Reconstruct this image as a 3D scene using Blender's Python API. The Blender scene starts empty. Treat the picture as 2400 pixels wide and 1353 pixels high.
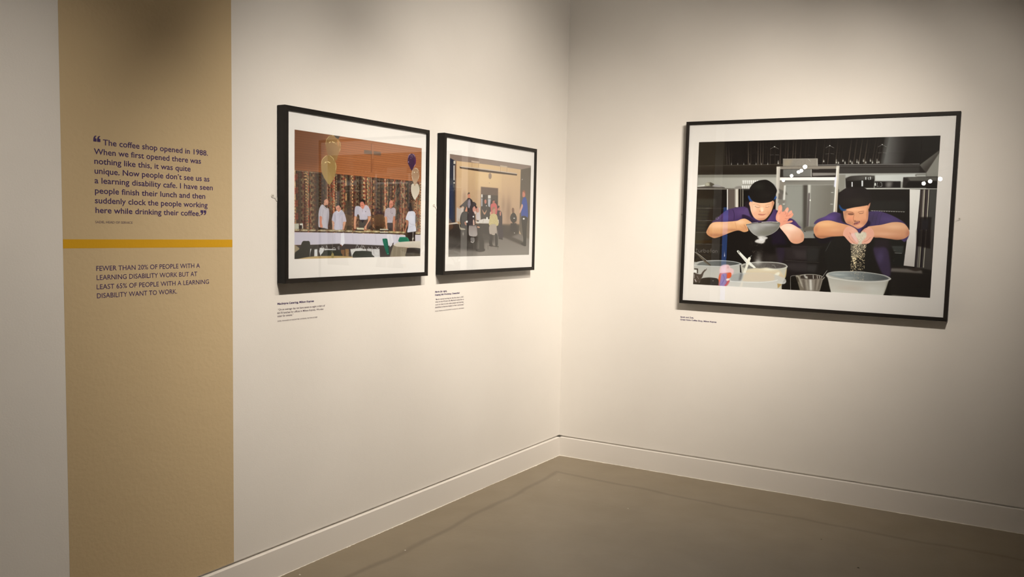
import bpy, bmesh, math, random
import numpy as np
from mathutils import Matrix, Vector

# ============================================================ camera, world, exposure
SC = bpy.context.scene
COL = SC.collection
def rad(a): return math.radians(a)
PITCH, YAW, ROLL = rad(-4.6220), rad(120.9988), rad(1.3199)
Fw = Vector((math.cos(PITCH)*math.cos(YAW), math.cos(PITCH)*math.sin(YAW), math.sin(PITCH)))
Rt = Vector((math.sin(YAW), -math.cos(YAW), 0))
Up = Rt.cross(Fw)
R2 = Rt*math.cos(ROLL) + Up*math.sin(ROLL)
U2 = Up*math.cos(ROLL) - Rt*math.sin(ROLL)
cam = bpy.data.cameras.new('camera')
cam.sensor_width = 36.0
cam.lens = 2019.06/2400*36
cam.shift_x = -48.50/2400
cam.shift_y = 24.31/2400
cam.clip_end = 100
co = bpy.data.objects.new('camera', cam)
co.matrix_world = Matrix(((R2.x, U2.x, -Fw.x, 2.84175), (R2.y, U2.y, -Fw.y, -5.12434), (R2.z, U2.z, -Fw.z, 1.55), (0, 0, 0, 1)))
COL.objects.link(co)
SC.camera = co
world = bpy.data.worlds.new('world')
SC.world = world
world.use_nodes = True
world.node_tree.nodes['Background'].inputs[0].default_value = (0.9, 0.8, 0.68, 1)
world.node_tree.nodes['Background'].inputs[1].default_value = 0.0
SC.view_settings.view_transform = 'Standard'
SC.view_settings.look = 'None'
SC.view_settings.gamma = 1.0
SC.view_settings.use_curve_mapping = False
SC.view_settings.exposure = 0.07
SC.cycles.max_bounces = 10
SC.cycles.transparent_max_bounces = 24

AN = rad(1.2)                                   # the far corner is a hair wider than square
LEFT = Matrix(((0, 0, 1, 0), (1, 0, 0, 0), (0, 1, 0, 0), (0, 0, 0, 1)))       # local x along wall, y up, z out of the wall
RIGHT = Matrix(((math.cos(AN), 0, math.sin(AN), 0), (math.sin(AN), 0, -math.cos(AN), 0), (0, 1, 0, 0), (0, 0, 0, 1)))
RROT = Matrix.Rotation(AN, 4, 'Z')

# picture lights and added fill heads: lamp position, aim, energy, cone (deg), blend
WARM = (1.10, 0.98, 0.84)
LAMPS_LEFT = [  # position, aim, (energy W, cone deg, blend, source radius)
    ((1.95, -1.47, 3.35), (0, -0.35, 2.6), (14, 60, 1.0, 0.035)),  # added head, lifts the dim top of the corner
    ((1.95, -1.62, 3.35), (0, -0.91, 1.7), (144, 70, 1.0, 0.035)),
    ((1.95, -1.77, 3.35), (0, -0.81, 1.2), (127, 40, 1.0, 0.035)),
    ((1.95, -1.92, 3.35), (0, -1.61, 1.3), (68, 60, 1.0, 0.035)),
    ((1.95, -2.20, 3.35), (0, -1.60, 0.5), (99, 60, 1.0, 0.035)),  # added fill for the lower wall between the pictures
    ((1.95, -2.65, 3.35), (0, -2.00, 2.7), (44, 60, 1.0, 0.035)),  # added head, washes the upper wall
    ((1.95, -2.80, 3.35), (0, -2.40, 0.5), (74, 60, 1.0, 0.035)),  # added fill low on the wall under the hall picture
    ((1.95, -3.03, 3.35), (0, -2.25, 1.3), (168, 50, 1.0, 0.035)),
    ((1.95, -3.24, 3.35), (0, -3.12, 2.0), (16, 60, 1.0, 0.035)),  # added to fill the dark patch atop the text panel
    ((1.95, -3.48, 3.35), (0, -3.85, 0.8), (130, 60, 1.0, 0.035)),  # added fill towards the outer end of the wall
]
LAMPS_RIGHT = [  # in the right wall's own axes: x along the wall, y towards it
    ((2.03, -2.05, 3.08), (0.62, 0, 1.1), (92, 40, 1.0, 0.035)),
    ((2.18, -2.05, 3.08), (0.30, 0, 2.4), (38, 60, 1.0, 0.035)),  # added head, brightens the upper wall by the corner
    ((2.33, -2.05, 3.08), (0.68, 0, 0.6), (100, 60, 1.0, 0.035)),  # added fill low on the wall near the corner
    ((2.48, -2.05, 3.08), (0.72, 0, 1.4), (78, 60, 1.0, 0.035)),
    ((2.63, -2.05, 3.08), (1.20, 0, 1.8), (122, 60, 1.0, 0.035)),
    ((2.78, -2.05, 3.08), (1.72, 0, 1.0), (98, 60, 1.0, 0.035)),
    ((2.93, -2.05, 3.08), (1.95, 0, 1.8), (86, 60, 1.0, 0.035)),
]


# ============================================================ materials
def mat(name, col, rough=0.5, metal=0.0, spec=0.5):
    m = bpy.data.materials.new(name); m.use_nodes = True
    b = m.node_tree.nodes['Principled BSDF']
    b.inputs['Base Color'].default_value = (*col, 1)
    b.inputs['Roughness'].default_value = rough
    b.inputs['Metallic'].default_value = metal
    b.inputs['Specular IOR Level'].default_value = spec
    return m
def N(m, t, **kw):
    n = m.node_tree.nodes.new(t)
    for k, v in kw.items(): setattr(n, k, v)
    return n
def lk(m, a, b): m.node_tree.links.new(a, b)
def bsdf(m): return m.node_tree.nodes['Principled BSDF']
def bump(m, scale, strength, dist=0.001, detail=3, stretch=None, extra=None):
    tc = N(m, 'ShaderNodeTexCoord'); mp = N(m, 'ShaderNodeMapping'); ns = N(m, 'ShaderNodeTexNoise'); bp = N(m, 'ShaderNodeBump')
    if stretch: mp.inputs['Scale'].default_value = stretch
    ns.inputs['Scale'].default_value = scale; ns.inputs['Detail'].default_value = detail
    bp.inputs['Strength'].default_value = strength; bp.inputs['Distance'].default_value = dist
    lk(m, tc.outputs['Object'], mp.inputs['Vector']); lk(m, mp.outputs['Vector'], ns.inputs['Vector'])
    h = ns.outputs['Fac']
    if extra:
        n2 = N(m, 'ShaderNodeTexNoise'); n2.inputs['Scale'].default_value = extra[0]; n2.inputs['Detail'].default_value = 2
        lk(m, mp.outputs['Vector'], n2.inputs['Vector'])
        ma = N(m, 'ShaderNodeMath', operation='MULTIPLY_ADD'); ma.inputs[1].default_value = extra[1]
        lk(m, n2.outputs['Fac'], ma.inputs[0]); lk(m, h, ma.inputs[2]); h = ma.outputs[0]
    lk(m, h, bp.inputs['Height']); lk(m, bp.outputs['Normal'], bsdf(m).inputs['Normal'])
    return mp
def vary(m, c1, c2, scale, lo=0.35, hi=0.65, detail=4, stretch=None):
    tc = N(m, 'ShaderNodeTexCoord'); mp = N(m, 'ShaderNodeMapping'); ns = N(m, 'ShaderNodeTexNoise'); cr = N(m, 'ShaderNodeValToRGB')
    if stretch: mp.inputs['Scale'].default_value = stretch
    ns.inputs['Scale'].default_value = scale; ns.inputs['Detail'].default_value = detail
    cr.color_ramp.elements[0].position = lo; cr.color_ramp.elements[0].color = (*c1, 1)
    cr.color_ramp.elements[1].position = hi; cr.color_ramp.elements[1].color = (*c2, 1)
    lk(m, tc.outputs['Object'], mp.inputs['Vector']); lk(m, mp.outputs['Vector'], ns.inputs['Vector'])
    lk(m, ns.outputs['Fac'], cr.inputs['Fac']); lk(m, cr.outputs['Color'], bsdf(m).inputs['Base Color'])
    return cr

M = {}
M['wall'] = mat('wall_paint', (0.80, 0.775, 0.735), 0.62, spec=0.3)
vary(M['wall'], (0.79, 0.765, 0.725), (0.81, 0.785, 0.745), 2.2)
bump(M['wall'], 160, 0.22, 0.0012, extra=(9, 4.0))
M['dark_wall'] = mat('back_gallery_paint', (0.22, 0.19, 0.16), 0.8)
bump(M['dark_wall'], 60, 0.2)
M['ceiling'] = mat('ceiling_paint', (0.55, 0.51, 0.46), 0.9)
bump(M['ceiling'], 40, 0.2)
M['skirting'] = mat('skirting_paint', (0.80, 0.77, 0.73), 0.5, spec=0.35)
bump(M['skirting'], 90, 0.15, 0.0008, extra=(14, 3.0))
M['beige'] = mat('beige_satin_paint', (0.605, 0.475, 0.29), 0.24, spec=0.5)
bump(M['beige'], 60, 0.5, 0.0018, detail=2, extra=(12, 2.0))
M['yellow'] = mat('yellow_satin_stripe', (0.66, 0.36, 0.012), 0.42)
bump(M['yellow'], 120, 0.3, 0.0012)
M['ink'] = mat('purple_vinyl_lettering', (0.055, 0.03, 0.12), 0.45)
bump(M['ink'], 200, 0.05)
M['ink_soft'] = mat('grey_purple_vinyl_lettering', (0.11, 0.075, 0.11), 0.5)
bump(M['ink_soft'], 200, 0.05)
M['rail'] = mat('black_stained_ash', (0.010, 0.009, 0.008), 0.5, spec=0.22)
vary(M['rail'], (0.005, 0.0045, 0.004), (0.020, 0.016, 0.013), 14, 0.4, 0.7, 6, (1, 0.09, 1))
bump(M['rail'], 60, 0.5, 0.0006, detail=5, stretch=(1, 0.06, 1))
M['mount'] = mat('white_mount_paper', (0.80, 0.795, 0.81), 0.85, spec=0.1)
bump(M['mount'], 300, 0.05)
M['back'] = mat('frame_backing_board', (0.2, 0.15, 0.1), 0.9)
bump(M['back'], 80, 0.2)
M['plate'] = mat('white_painted_hanging_plate', (0.74, 0.72, 0.67), 0.4)
bump(M['plate'], 200, 0.1)
M['screw'] = mat('painted_screw_head', (0.50, 0.47, 0.42), 0.4, 0.2)
bump(M['screw'], 300, 0.1)
M['lamp_body'] = mat('black_lamp_metal', (0.02, 0.02, 0.02), 0.4, 0.3)
bump(M['lamp_body'], 200, 0.05)
M['floor_edge'] = mat('spilled_skirting_paint', (0.74, 0.70, 0.62), 0.5)
bump(M['floor_edge'], 200, 0.3)
M['fleck'] = mat('pale_debris', (0.7, 0.66, 0.58), 0.7)
bump(M['fleck'], 200, 0.3)
M['fleck_dark'] = mat('dark_grit', (0.05, 0.04, 0.03), 0.7)
bump(M['fleck_dark'], 200, 0.3)

def emissive(name, col, s):
    m = bpy.data.materials.new(name); m.use_nodes = True
    nt = m.node_tree; nt.nodes.clear()
    o = nt.nodes.new('ShaderNodeOutputMaterial'); e = nt.nodes.new('ShaderNodeEmission')
    e.inputs[0].default_value = (*col, 1); e.inputs[1].default_value = s
    nt.links.new(e.outputs[0], o.inputs[0]); return m
M['lens'] = emissive('lamp_lens_glow', (1.0, 0.95, 0.86), 36)
M['lens_near'] = emissive('picture_lamp_lens_glow', (1.0, 0.93, 0.82), 2)
M['blue'] = emissive('blue_light_panel_glow', (0.10, 0.30, 1.0), 1.5)
# picture glass: clear pane with mirror reflections by Fresnel
g = bpy.data.materials.new('picture_glass'); g.use_nodes = True
nt = g.node_tree; nt.nodes.clear()
o = nt.nodes.new('ShaderNodeOutputMaterial'); mx = nt.nodes.new('ShaderNodeMixShader'); tr = nt.nodes.new('ShaderNodeBsdfTransparent'); gl = nt.nodes.new('ShaderNodeBsdfGlossy'); fr = nt.nodes.new('ShaderNodeFresnel')
tr.inputs[0].default_value = (0.985, 0.99, 0.985, 1); gl.inputs['Roughness'].default_value = 0.0; gl.inputs[0].default_value = (1, 1, 1, 1); fr.inputs['IOR'].default_value = 1.72
gg = nt.nodes.new('ShaderNodeNewGeometry'); mu = nt.nodes.new('ShaderNodeMath'); mu.operation = 'MULTIPLY'; iv = nt.nodes.new('ShaderNodeMath'); iv.operation = 'SUBTRACT'; iv.inputs[0].default_value = 1.0
nt.links.new(gg.outputs['Backfacing'], iv.inputs[1]); nt.links.new(fr.outputs[0], mu.inputs[0]); nt.links.new(iv.outputs[0], mu.inputs[1]); nt.links.new(mu.outputs[0], mx.inputs[0])   # only the outer face mirrors; the index stands for both faces of the pane
nt.links.new(tr.outputs[0], mx.inputs[1]); nt.links.new(gl.outputs[0], mx.inputs[2]); nt.links.new(mx.outputs[0], o.inputs[0])
M['glass'] = g

# floor: painted screed, semi-gloss, with a dark joint running round the room
fm = mat('painted_floor', (0.2, 0.17, 0.13), 0.34, spec=0.5)
nt = fm.node_tree
geo = N(fm, 'ShaderNodeNewGeometry'); sx = N(fm, 'ShaderNodeSeparateXYZ'); lk(fm, geo.outputs['Position'], sx.inputs[0])
def mth(op, a, b=None, c=None):
    n = N(fm, 'ShaderNodeMath', operation=op)
    for i, v in enumerate((a, b, c)):
        if v is None: continue
        if isinstance(v, (int, float)): n.inputs[i].default_value = v
        else: lk(fm, v, n.inputs[i])
    return n.outputs[0]
wob = N(fm, 'ShaderNodeTexNoise'); wob.inputs['Scale'].default_value = 1.6; wob.inputs['Detail'].default_value = 3; lk(fm, geo.outputs['Position'], wob.inputs['Vector'])
wv = mth('MULTIPLY', mth('SUBTRACT', wob.outputs['Fac'], 0.5), 0.10)
da = mth('ADD', mth('SUBTRACT', mth('ADD', sx.outputs['X'], mth('MULTIPLY', sx.outputs['Y'], 0.036)), 0.200), wv)       # joint beside the left wall
db = mth('ADD', mth('SUBTRACT', mth('MULTIPLY', mth('SUBTRACT', sx.outputs['Y'], mth('MULTIPLY', sx.outputs['X'], 0.0209)), -1.0), mth('ADD', 0.385, mth('MULTIPLY', mth('MINIMUM', sx.outputs['X'], 1.4), 0.045))), wv)   # and beside the right wall
d = mth('MINIMUM', da, db)
st = mth('SUBTRACT', 1.0, mth('MINIMUM', mth('DIVIDE', mth('ABSOLUTE', d), 0.024), 1.0))
st = mth('MULTIPLY', mth('SMOOTH_MIN', st, 0.8, 0.3), 0.46)
no = N(fm, 'ShaderNodeTexNoise'); no.inputs['Scale'].default_value = 5; no.inputs['Detail'].default_value = 6; lk(fm, geo.outputs['Position'], no.inputs['Vector'])
cr = N(fm, 'ShaderNodeValToRGB'); cr.color_ramp.elements[0].position = 0.3; cr.color_ramp.elements[1].position = 0.75
cr.color_ramp.elements[0].color = (0.212, 0.172, 0.114, 1); cr.color_ramp.elements[1].color = (0.240, 0.197, 0.134, 1)
lk(fm, no.outputs['Fac'], cr.inputs['Fac'])
mxc = N(fm, 'ShaderNodeMix', data_type='RGBA'); lk(fm, st, mxc.inputs['Factor']); lk(fm, cr.outputs['Color'], mxc.inputs[6]); mxc.inputs[7].default_value = (0.055, 0.04, 0.025, 1)
lk(fm, mxc.outputs[2], bsdf(fm).inputs['Base Color'])
rn = N(fm, 'ShaderNodeTexNoise'); rn.inputs['Scale'].default_value = 3; rn.inputs['Detail'].default_value = 5; lk(fm, geo.outputs['Position'], rn.inputs['Vector'])
lk(fm, mth('MULTIPLY_ADD', rn.outputs['Fac'], 0.16, 0.27), bsdf(fm).inputs['Roughness'])
bn = N(fm, 'ShaderNodeTexNoise'); bn.inputs['Scale'].default_value = 35; bn.inputs['Detail'].default_value = 4; lk(fm, geo.outputs['Position'], bn.inputs['Vector'])
bb = N(fm, 'ShaderNodeBump'); bb.inputs['Strength'].default_value = 0.16; bb.inputs['Distance'].default_value = 0.002
lk(fm, mth('ADD', mth('MULTIPLY', st, -1.2), bn.outputs['Fac']), bb.inputs['Height']); lk(fm, bb.outputs['Normal'], bsdf(fm).inputs['Normal'])
M['floor'] = fm

# ============================================================ helpers
def link(name, me, m=None, parent=None, mw=None):
    o = bpy.data.objects.new(name, me); COL.objects.link(o)
    if m is not None and me is not None: me.materials.append(m)
    if parent is not None: o.parent = parent
    if mw is not None: o.matrix_world = mw
    return o
def bmo(name, bm, m, parent=None, mw=None, smooth=False):
    bmesh.ops.recalc_face_normals(bm, faces=bm.faces)
    me = bpy.data.meshes.new(name); bm.to_mesh(me); bm.free()
    if smooth:
        for p in me.polygons: p.use_smooth = True
    return link(name, me, m, parent, mw)
def box(bm, a, b, bev=0):
    x0, y0, z0 = a; x1, y1, z1 = b
    vs = [bm.verts.new(p) for p in ((x0,y0,z0),(x1,y0,z0),(x1,y1,z0),(x0,y1,z0),(x0,y0,z1),(x1,y0,z1),(x1,y1,z1),(x0,y1,z1))]
    fs = [bm.faces.new([vs[i] for i in q]) for q in ((0,3,2,1),(4,5,6,7),(0,1,5,4),(1,2,6,5),(2,3,7,6),(3,0,4,7))]
    if bev:
        es = list({e for f in fs for e in f.edges})
        bmesh.ops.bevel(bm, geom=es, offset=bev, segments=2, affect='EDGES', profile=0.5)
def prism(bm, pts, z0, z1):
    lo = [bm.verts.new((x, y, z0)) for x, y in pts]; hi = [bm.verts.new((x, y, z1)) for x, y in pts]
    bm.faces.new(lo[::-1]); bm.faces.new(hi); n = len(pts)
    for i in range(n): bm.faces.new((lo[i], lo[(i+1) % n], hi[(i+1) % n], hi[i]))
def cyl(bm, r0, r1, z0, z1, n=24, mtx=None):
    lo = [bm.verts.new((r0*math.cos(2*math.pi*i/n), r0*math.sin(2*math.pi*i/n), z0)) for i in range(n)]
    hi = [bm.verts.new((r1*math.cos(2*math.pi*i/n), r1*math.sin(2*math.pi*i/n), z1)) for i in range(n)]
    bm.faces.new(lo[::-1]); bm.faces.new(hi)
    for i in range(n): bm.faces.new((lo[i], lo[(i+1) % n], hi[(i+1) % n], hi[i]))
    if mtx is not None: bmesh.ops.transform(bm, matrix=mtx, verts=lo+hi)
def struct(o, label=None):
    o['kind'] = 'structure'
    if label: o['label'] = label
    return o
def thing(name, label, cat, mw, group=None):
    o = bpy.data.objects.new(name, None); COL.objects.link(o); o.matrix_world = mw; o.empty_display_size = 0.1
    o['label'] = label; o['category'] = cat
    if group: o['group'] = group
    return o

# ============================================================ room
CEIL = 4.20
ZT, BB, BT = 0.1385, 0.1276, 0.0149          # wall lining ends here; skirting top; skirting stands proud
bm = bmesh.new(); box(bm, (-9.2, -24.2, -0.12), (6.7, 0.5, 0.0)); struct(bmo('floor', bm, M['floor']))
bm = bmesh.new(); box(bm, (-9.2, -24.2, CEIL), (6.7, 0.5, CEIL+0.12)); struct(bmo('ceiling', bm, M['ceiling']))
# left wall: lining board over a recessed base, so a shadow gap runs above the skirting
bm = bmesh.new(); box(bm, (-0.16, -3.75, ZT), (0.0, 0.0, CEIL)); box(bm, (-0.16, -3.75, 0.0), (-0.012, 0.0, ZT))
struct(bmo('wall_left', bm, M['wall']))
bm = bmesh.new(); box(bm, (-0.2, 0.0, ZT), (6.6, 0.16, CEIL)); box(bm, (-0.2, 0.012, 0.0), (6.6, 0.16, ZT))
struct(bmo('wall_right', bm, M['wall'], mw=RROT))
bm = bmesh.new(); box(bm, (-9.2, -24.2, 0), (6.7, -24.0, CEIL)); struct(bmo('wall_back', bm, M['dark_wall']))
bm = bmesh.new(); box(bm, (-9.2, -24.0, 0), (-9.0, 0.5, CEIL)); struct(bmo('wall_far', bm, M['dark_wall']))
bm = bmesh.new(); box(bm, (6.5, -24.0, 0), (6.7, 0.14, CEIL)); struct(bmo('wall_side', bm, M['wall']))
bm = bmesh.new(); box(bm, (-9.0, 0.3, 0), (-0.16, 0.5, CEIL)); struct(bmo('wall_next', bm, M['dark_wall']))

def skirting(name, mw, length, sign, seed):
    # local x along the wall (0 = corner), y up, z out of the wall
    a, b = (0.0, length) if sign > 0 else (-length, 0.0)
    n = 60; bm = bmesh.new(); rnd = random.Random(seed); rows = []
    for i in range(n+1):
        x = a + (b-a)*i/n
        w = 0.0006*math.sin(x*2.1+seed) + 0.0004*math.sin(x*7.3)
        if sign < 0 and x > -BT: x = -BT
        if sign > 0 and i == 0: x = BT
        prof = [(-0.012, 0.0), (BT+w, 0.0), (BT+w, BB-0.0022+w), (BT+w-0.0005, BB-0.0007+w), (BT+w-0.002, BB+w), (-0.012, BB+w)]
        rows.append([bm.verts.new((x, y, z)) for z, y in prof])
    for i in range(n):
        for k in range(6): bm.faces.new((rows[i][k], rows[i+1][k], rows[i+1][(k+1) % 6], rows[i][(k+1) % 6]))
    bm.faces.new(rows[0][::-1]); bm.faces.new(rows[-1])
    o = struct(bmo(name, bm, M['skirting'], mw=mw, smooth=False))
    # ragged brush line of skirting paint where it meets the floor
    bm = bmesh.new(); n = 420; prev = None
    for i in range(n+1):
        x = a + (b-a)*i/n
        if sign < 0 and x > -BT: x = -BT
        if sign > 0 and x < BT: x = BT
        w = 0.0034 + 0.0018*math.sin(x*5+seed) + max(0, rnd.gauss(0, 0.0022))
        q = [bm.verts.new((x, 0.0, BT-0.002)), bm.verts.new((x, 0.0002, BT+w)), bm.verts.new((x, 0.0022, BT+0.0004))]
        if prev:
            for k in (0, 1): bm.faces.new((prev[k], q[k], q[k+1], prev[k+1]))
        prev = q
    bmo('paint_edge', bm, M['floor_edge'], parent=o)
    return o
skirting('baseboard_left', LEFT, 3.75, -1, 3)
skirting('baseboard_right', RIGHT, 6.4, 1, 8)

# ============================================================ lettering
def text_mesh(name, txt, m, parent, x0, x1, y, cap, bold=0.0, z=0.0, xh=0.70):
    # xh: height of the small letters as a share of the capitals (the wall lettering has tall small letters)
    cu = bpy.data.curves.new(name, 'FONT'); cu.body = txt; cu.size = 1.0; cu.resolution_u = 3; cu.offset = bold; cu.extrude = 0.0
    t = bpy.data.objects.new(name, cu); COL.objects.link(t)
    me = bpy.data.meshes.new_from_object(t.evaluated_get(bpy.context.evaluated_depsgraph_get()))
    COL.objects.unlink(t); bpy.data.objects.remove(t)
    v = np.empty(len(me.vertices)*3, np.float32); me.vertices.foreach_get('co', v); v = v.reshape(-1, 3)
    lo, hi = v[:, 0].min(), v[:, 0].max()
    v[:, 0] = x0 + (v[:, 0]-lo)*(x1-x0)/(hi-lo); t_ = v[:, 1]/CAPH
    if xh: t_ = np.where(t_ <= 0, t_, np.where(t_ < XH, t_*xh/XH, np.where(t_ < 1, xh+(t_-XH)*(1-xh)/(1-XH), t_)))
    v[:, 1] = y + t_*cap; v[:, 2] = z
    me.vertices.foreach_set('co', v.reshape(-1)); me.name = name; me.materials.clear()
    return link(name, me, m, parent)
def letter_height(ch):
    cu = bpy.data.curves.new('probe', 'FONT'); cu.body = ch; t = bpy.data.objects.new('probe', cu); COL.objects.link(t)
    me = bpy.data.meshes.new_from_object(t.evaluated_get(bpy.context.evaluated_depsgraph_get())); h = max(v.co.y for v in me.vertices)
    COL.objects.unlink(t); bpy.data.objects.remove(t); bpy.data.curves.remove(cu); bpy.data.meshes.remove(me)
    return h
CAPH = letter_height('H'); XH = letter_height('x')/CAPH

# painted text panel on the left wall
X0, X1 = -3.460, -2.763
gp = thing('wall_graphic', 'tall beige painted text panel with yellow stripe on the left wall', 'wall graphic', LEFT @ Matrix.Translation((X0, ZT, 0)))
bm = bmesh.new(); prism(bm, [(0, 0), (X1-X0, 0), (X1-X0, CEIL-ZT), (0, CEIL-ZT)], 0.00005, 0.0006); bmo('painted_panel', bm, M['beige'], gp)
bm = bmesh.new(); prism(bm, [(0, 1.4499-ZT), (X1-X0, 1.4499-ZT), (X1-X0, 1.4803-ZT), (0, 1.4803-ZT)], 0.0005, 0.0009); o = bmo('stripe', bm, M['yellow'], gp); o['label'] = 'deep yellow horizontal stripe'
for t, a, b, y in [('The coffee shop opened in 1988.', -3.3118, -2.8781, 1.8066), ('When we first opened there was', -3.3453, -2.9101, 1.7731), ('nothing like this, it was quite', -3.3444, -2.9572, 1.7401), ('unique. Now people don’t see us as', -3.3441, -2.8715, 1.7068), ('a learning disability cafe. I have seen', -3.3447, -2.8563, 1.6738), ('people finish their lunch and then', -3.344, -2.8919, 1.6389), ('suddenly clock the people working', -3.3446, -2.8811, 1.6052), ('here while drinking their coffee.', -3.3433, -2.9157, 1.5717)]:
    text_mesh('text_line', t, M['ink'], gp, a-X0, b-X0, y-ZT, 0.0192, bold=0.012, z=0.0010)
for t, a, b, y in [('FEWER THAN 20% OF PEOPLE WITH A', -3.3441, -2.9189, 1.3709), ('LEARNING DISABILITY WORK BUT AT', -3.3433, -2.9314, 1.3389), ('LEAST 65% OF PEOPLE WITH A LEARNING', -3.3439, -2.8775, 1.3064), ('DISABILITY WANT TO WORK.', -3.3435, -3.0222, 1.2753)]:
    text_mesh('text_line', t, M['ink'], gp, a-X0, b-X0, y-ZT, 0.0168, bold=0.004, z=0.0010, xh=0)
text_mesh('text_line', 'SADIE, HEAD OF SERVICE', M['ink_soft'], gp, -3.3449-X0, -3.2034-X0, 1.5362-ZT, 0.0080, bold=0.006, z=0.0010, xh=0)
def quote_mark(x, y, w, h, flip):
    pts = [(0, 0), (1, 0), (1, 0.52), (0.58, 0.52), (0.62, 0.72), (0.74, 0.84), (0.96, 0.88), (0.96, 1.0), (0.60, 0.98), (0.28, 0.86), (0.08, 0.62), (0, 0.36)]
    if flip: pts = [(1-a, 1-b) for a, b in pts]
    bm = bmesh.new(); prism(bm, [(x+a*w, y+b*h) for a, b in pts], 0.0008, 0.0011); bmo('quotation_mark', bm, M['ink'], gp)
for k in (0, 1):
    quote_mark(-3.3466-X0+k*0.0138, 1.8160-ZT, 0.0118, 0.0205, False)
    quote_mark(-2.9139-X0+k*0.0142, 1.5757-ZT, 0.0120, 0.0185, True)

def caption(label, wall, x, y, lines):
    root = thing('wall_caption', label, 'caption', wall @ Matrix.Translation((x, y, 0)))
    for t, a, b, yy, k in lines:
        text_mesh('text_line', t, M['ink'] if k == 1 else M['ink_soft'], root, a-x, b-x, yy-y, (0.0082, 0.0086, 0.0056)[k], bold=(0.006, 0.028, 0.0)[k], z=0.0006, xh=(0.7, 0.7, 0)[k])
caption('five line caption printed on the wall below the curtain hall picture', LEFT, -2.526, 1.1267, [('MacIntyre Catering, Milton Keynes', -2.526, -2.3124, 1.2004, 1), ('“On an average day we have seven to eight orders of', -2.5244, -2.243, 1.1752, 0), ('60-70 lunches for offices in Milton Keynes. We also', -2.5261, -2.2528, 1.1605, 0), ('cater for events.”', -2.5261, -2.435, 1.1471, 0), ('SADIE, MANAGER OF MACINTYRE CATERING, MILTON KEYNES', -2.5261, -2.291, 1.1267, 2)])
caption('seven line caption printed on the wall below the small meeting room picture', LEFT, -1.4194, 1.0923, [('Martin (far right),', -1.4194, -1.3124, 1.1963, 1), ('Keeping Safe Workshop, Chesterfield', -1.4191, -1.1953, 1.1797, 1), ('“Martin started working for the first time in 2007,', -1.4176, -1.1543, 1.1553, 0), ('when he was 40 years old. MacIntyre asked him to', -1.4172, -1.1528, 1.1415, 0), ('work for them to train other people with learning', -1.4169, -1.1567, 1.1266, 0), ('disabilities to become leaders in their community”', -1.4175, -1.1509, 1.112, 0), ('NICOLA, TRAINING AND DEVELOPMENT CO-ORDINATOR, CHESTERFIELD', -1.4171, -1.1504, 1.0923, 2)])
caption('two line caption printed on the wall under the large kitchen picture', RIGHT, 0.8473, 0.9973, [('Sarah and Zoë,', 0.8475, 0.9354, 1.0135, 1), ('Great Holm Coffee Shop, Milton Keynes', 0.8473, 1.0833, 0.9973, 1)])


# ============================================================ pictures
def srgb(h):
    if isinstance(h,str): return np.array([int(h[i:i+2],16)/255 for i in (0,2,4)],np.float32)
    return np.array(h,np.float32)/255
def blur(a,r):
    r=int(round(r))
    if r<1: return a
    for ax in (0,1):
        for _ in range(2):
            pad=[(0,0)]*a.ndim;pad[ax]=(r+1,r);c=np.cumsum(np.pad(a,pad,mode='edge'),axis=ax,dtype=np.float64);n=a.shape[ax]
            a=((np.take(c,np.arange(2*r+1,2*r+1+n),ax)-np.take(c,np.arange(0,n),ax))/(2*r+1)).astype(np.float32)
    return a
def spline(p,closed=True,n=6):
    p=np.array(p,float).reshape(-1,2);N=len(p)
    if N<3: return p
    out=[]
    for i in range(N if closed else N-1):
        if closed: a,b,c,d=p[(i-1)%N],p[i],p[(i+1)%N],p[(i+2)%N]
        else: a,b,c,d=p[max(i-1,0)],p[i],p[i+1],p[min(i+2,N-1)]
        for t in np.arange(n)/n:
            out.append(.5*((2*b)+(c-a)*t+(2*a-5*b+4*c-d)*t*t+(3*b-a-3*c+d)*t**3))
    if not closed: out.append(p[-1])
    return np.array(out)
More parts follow.
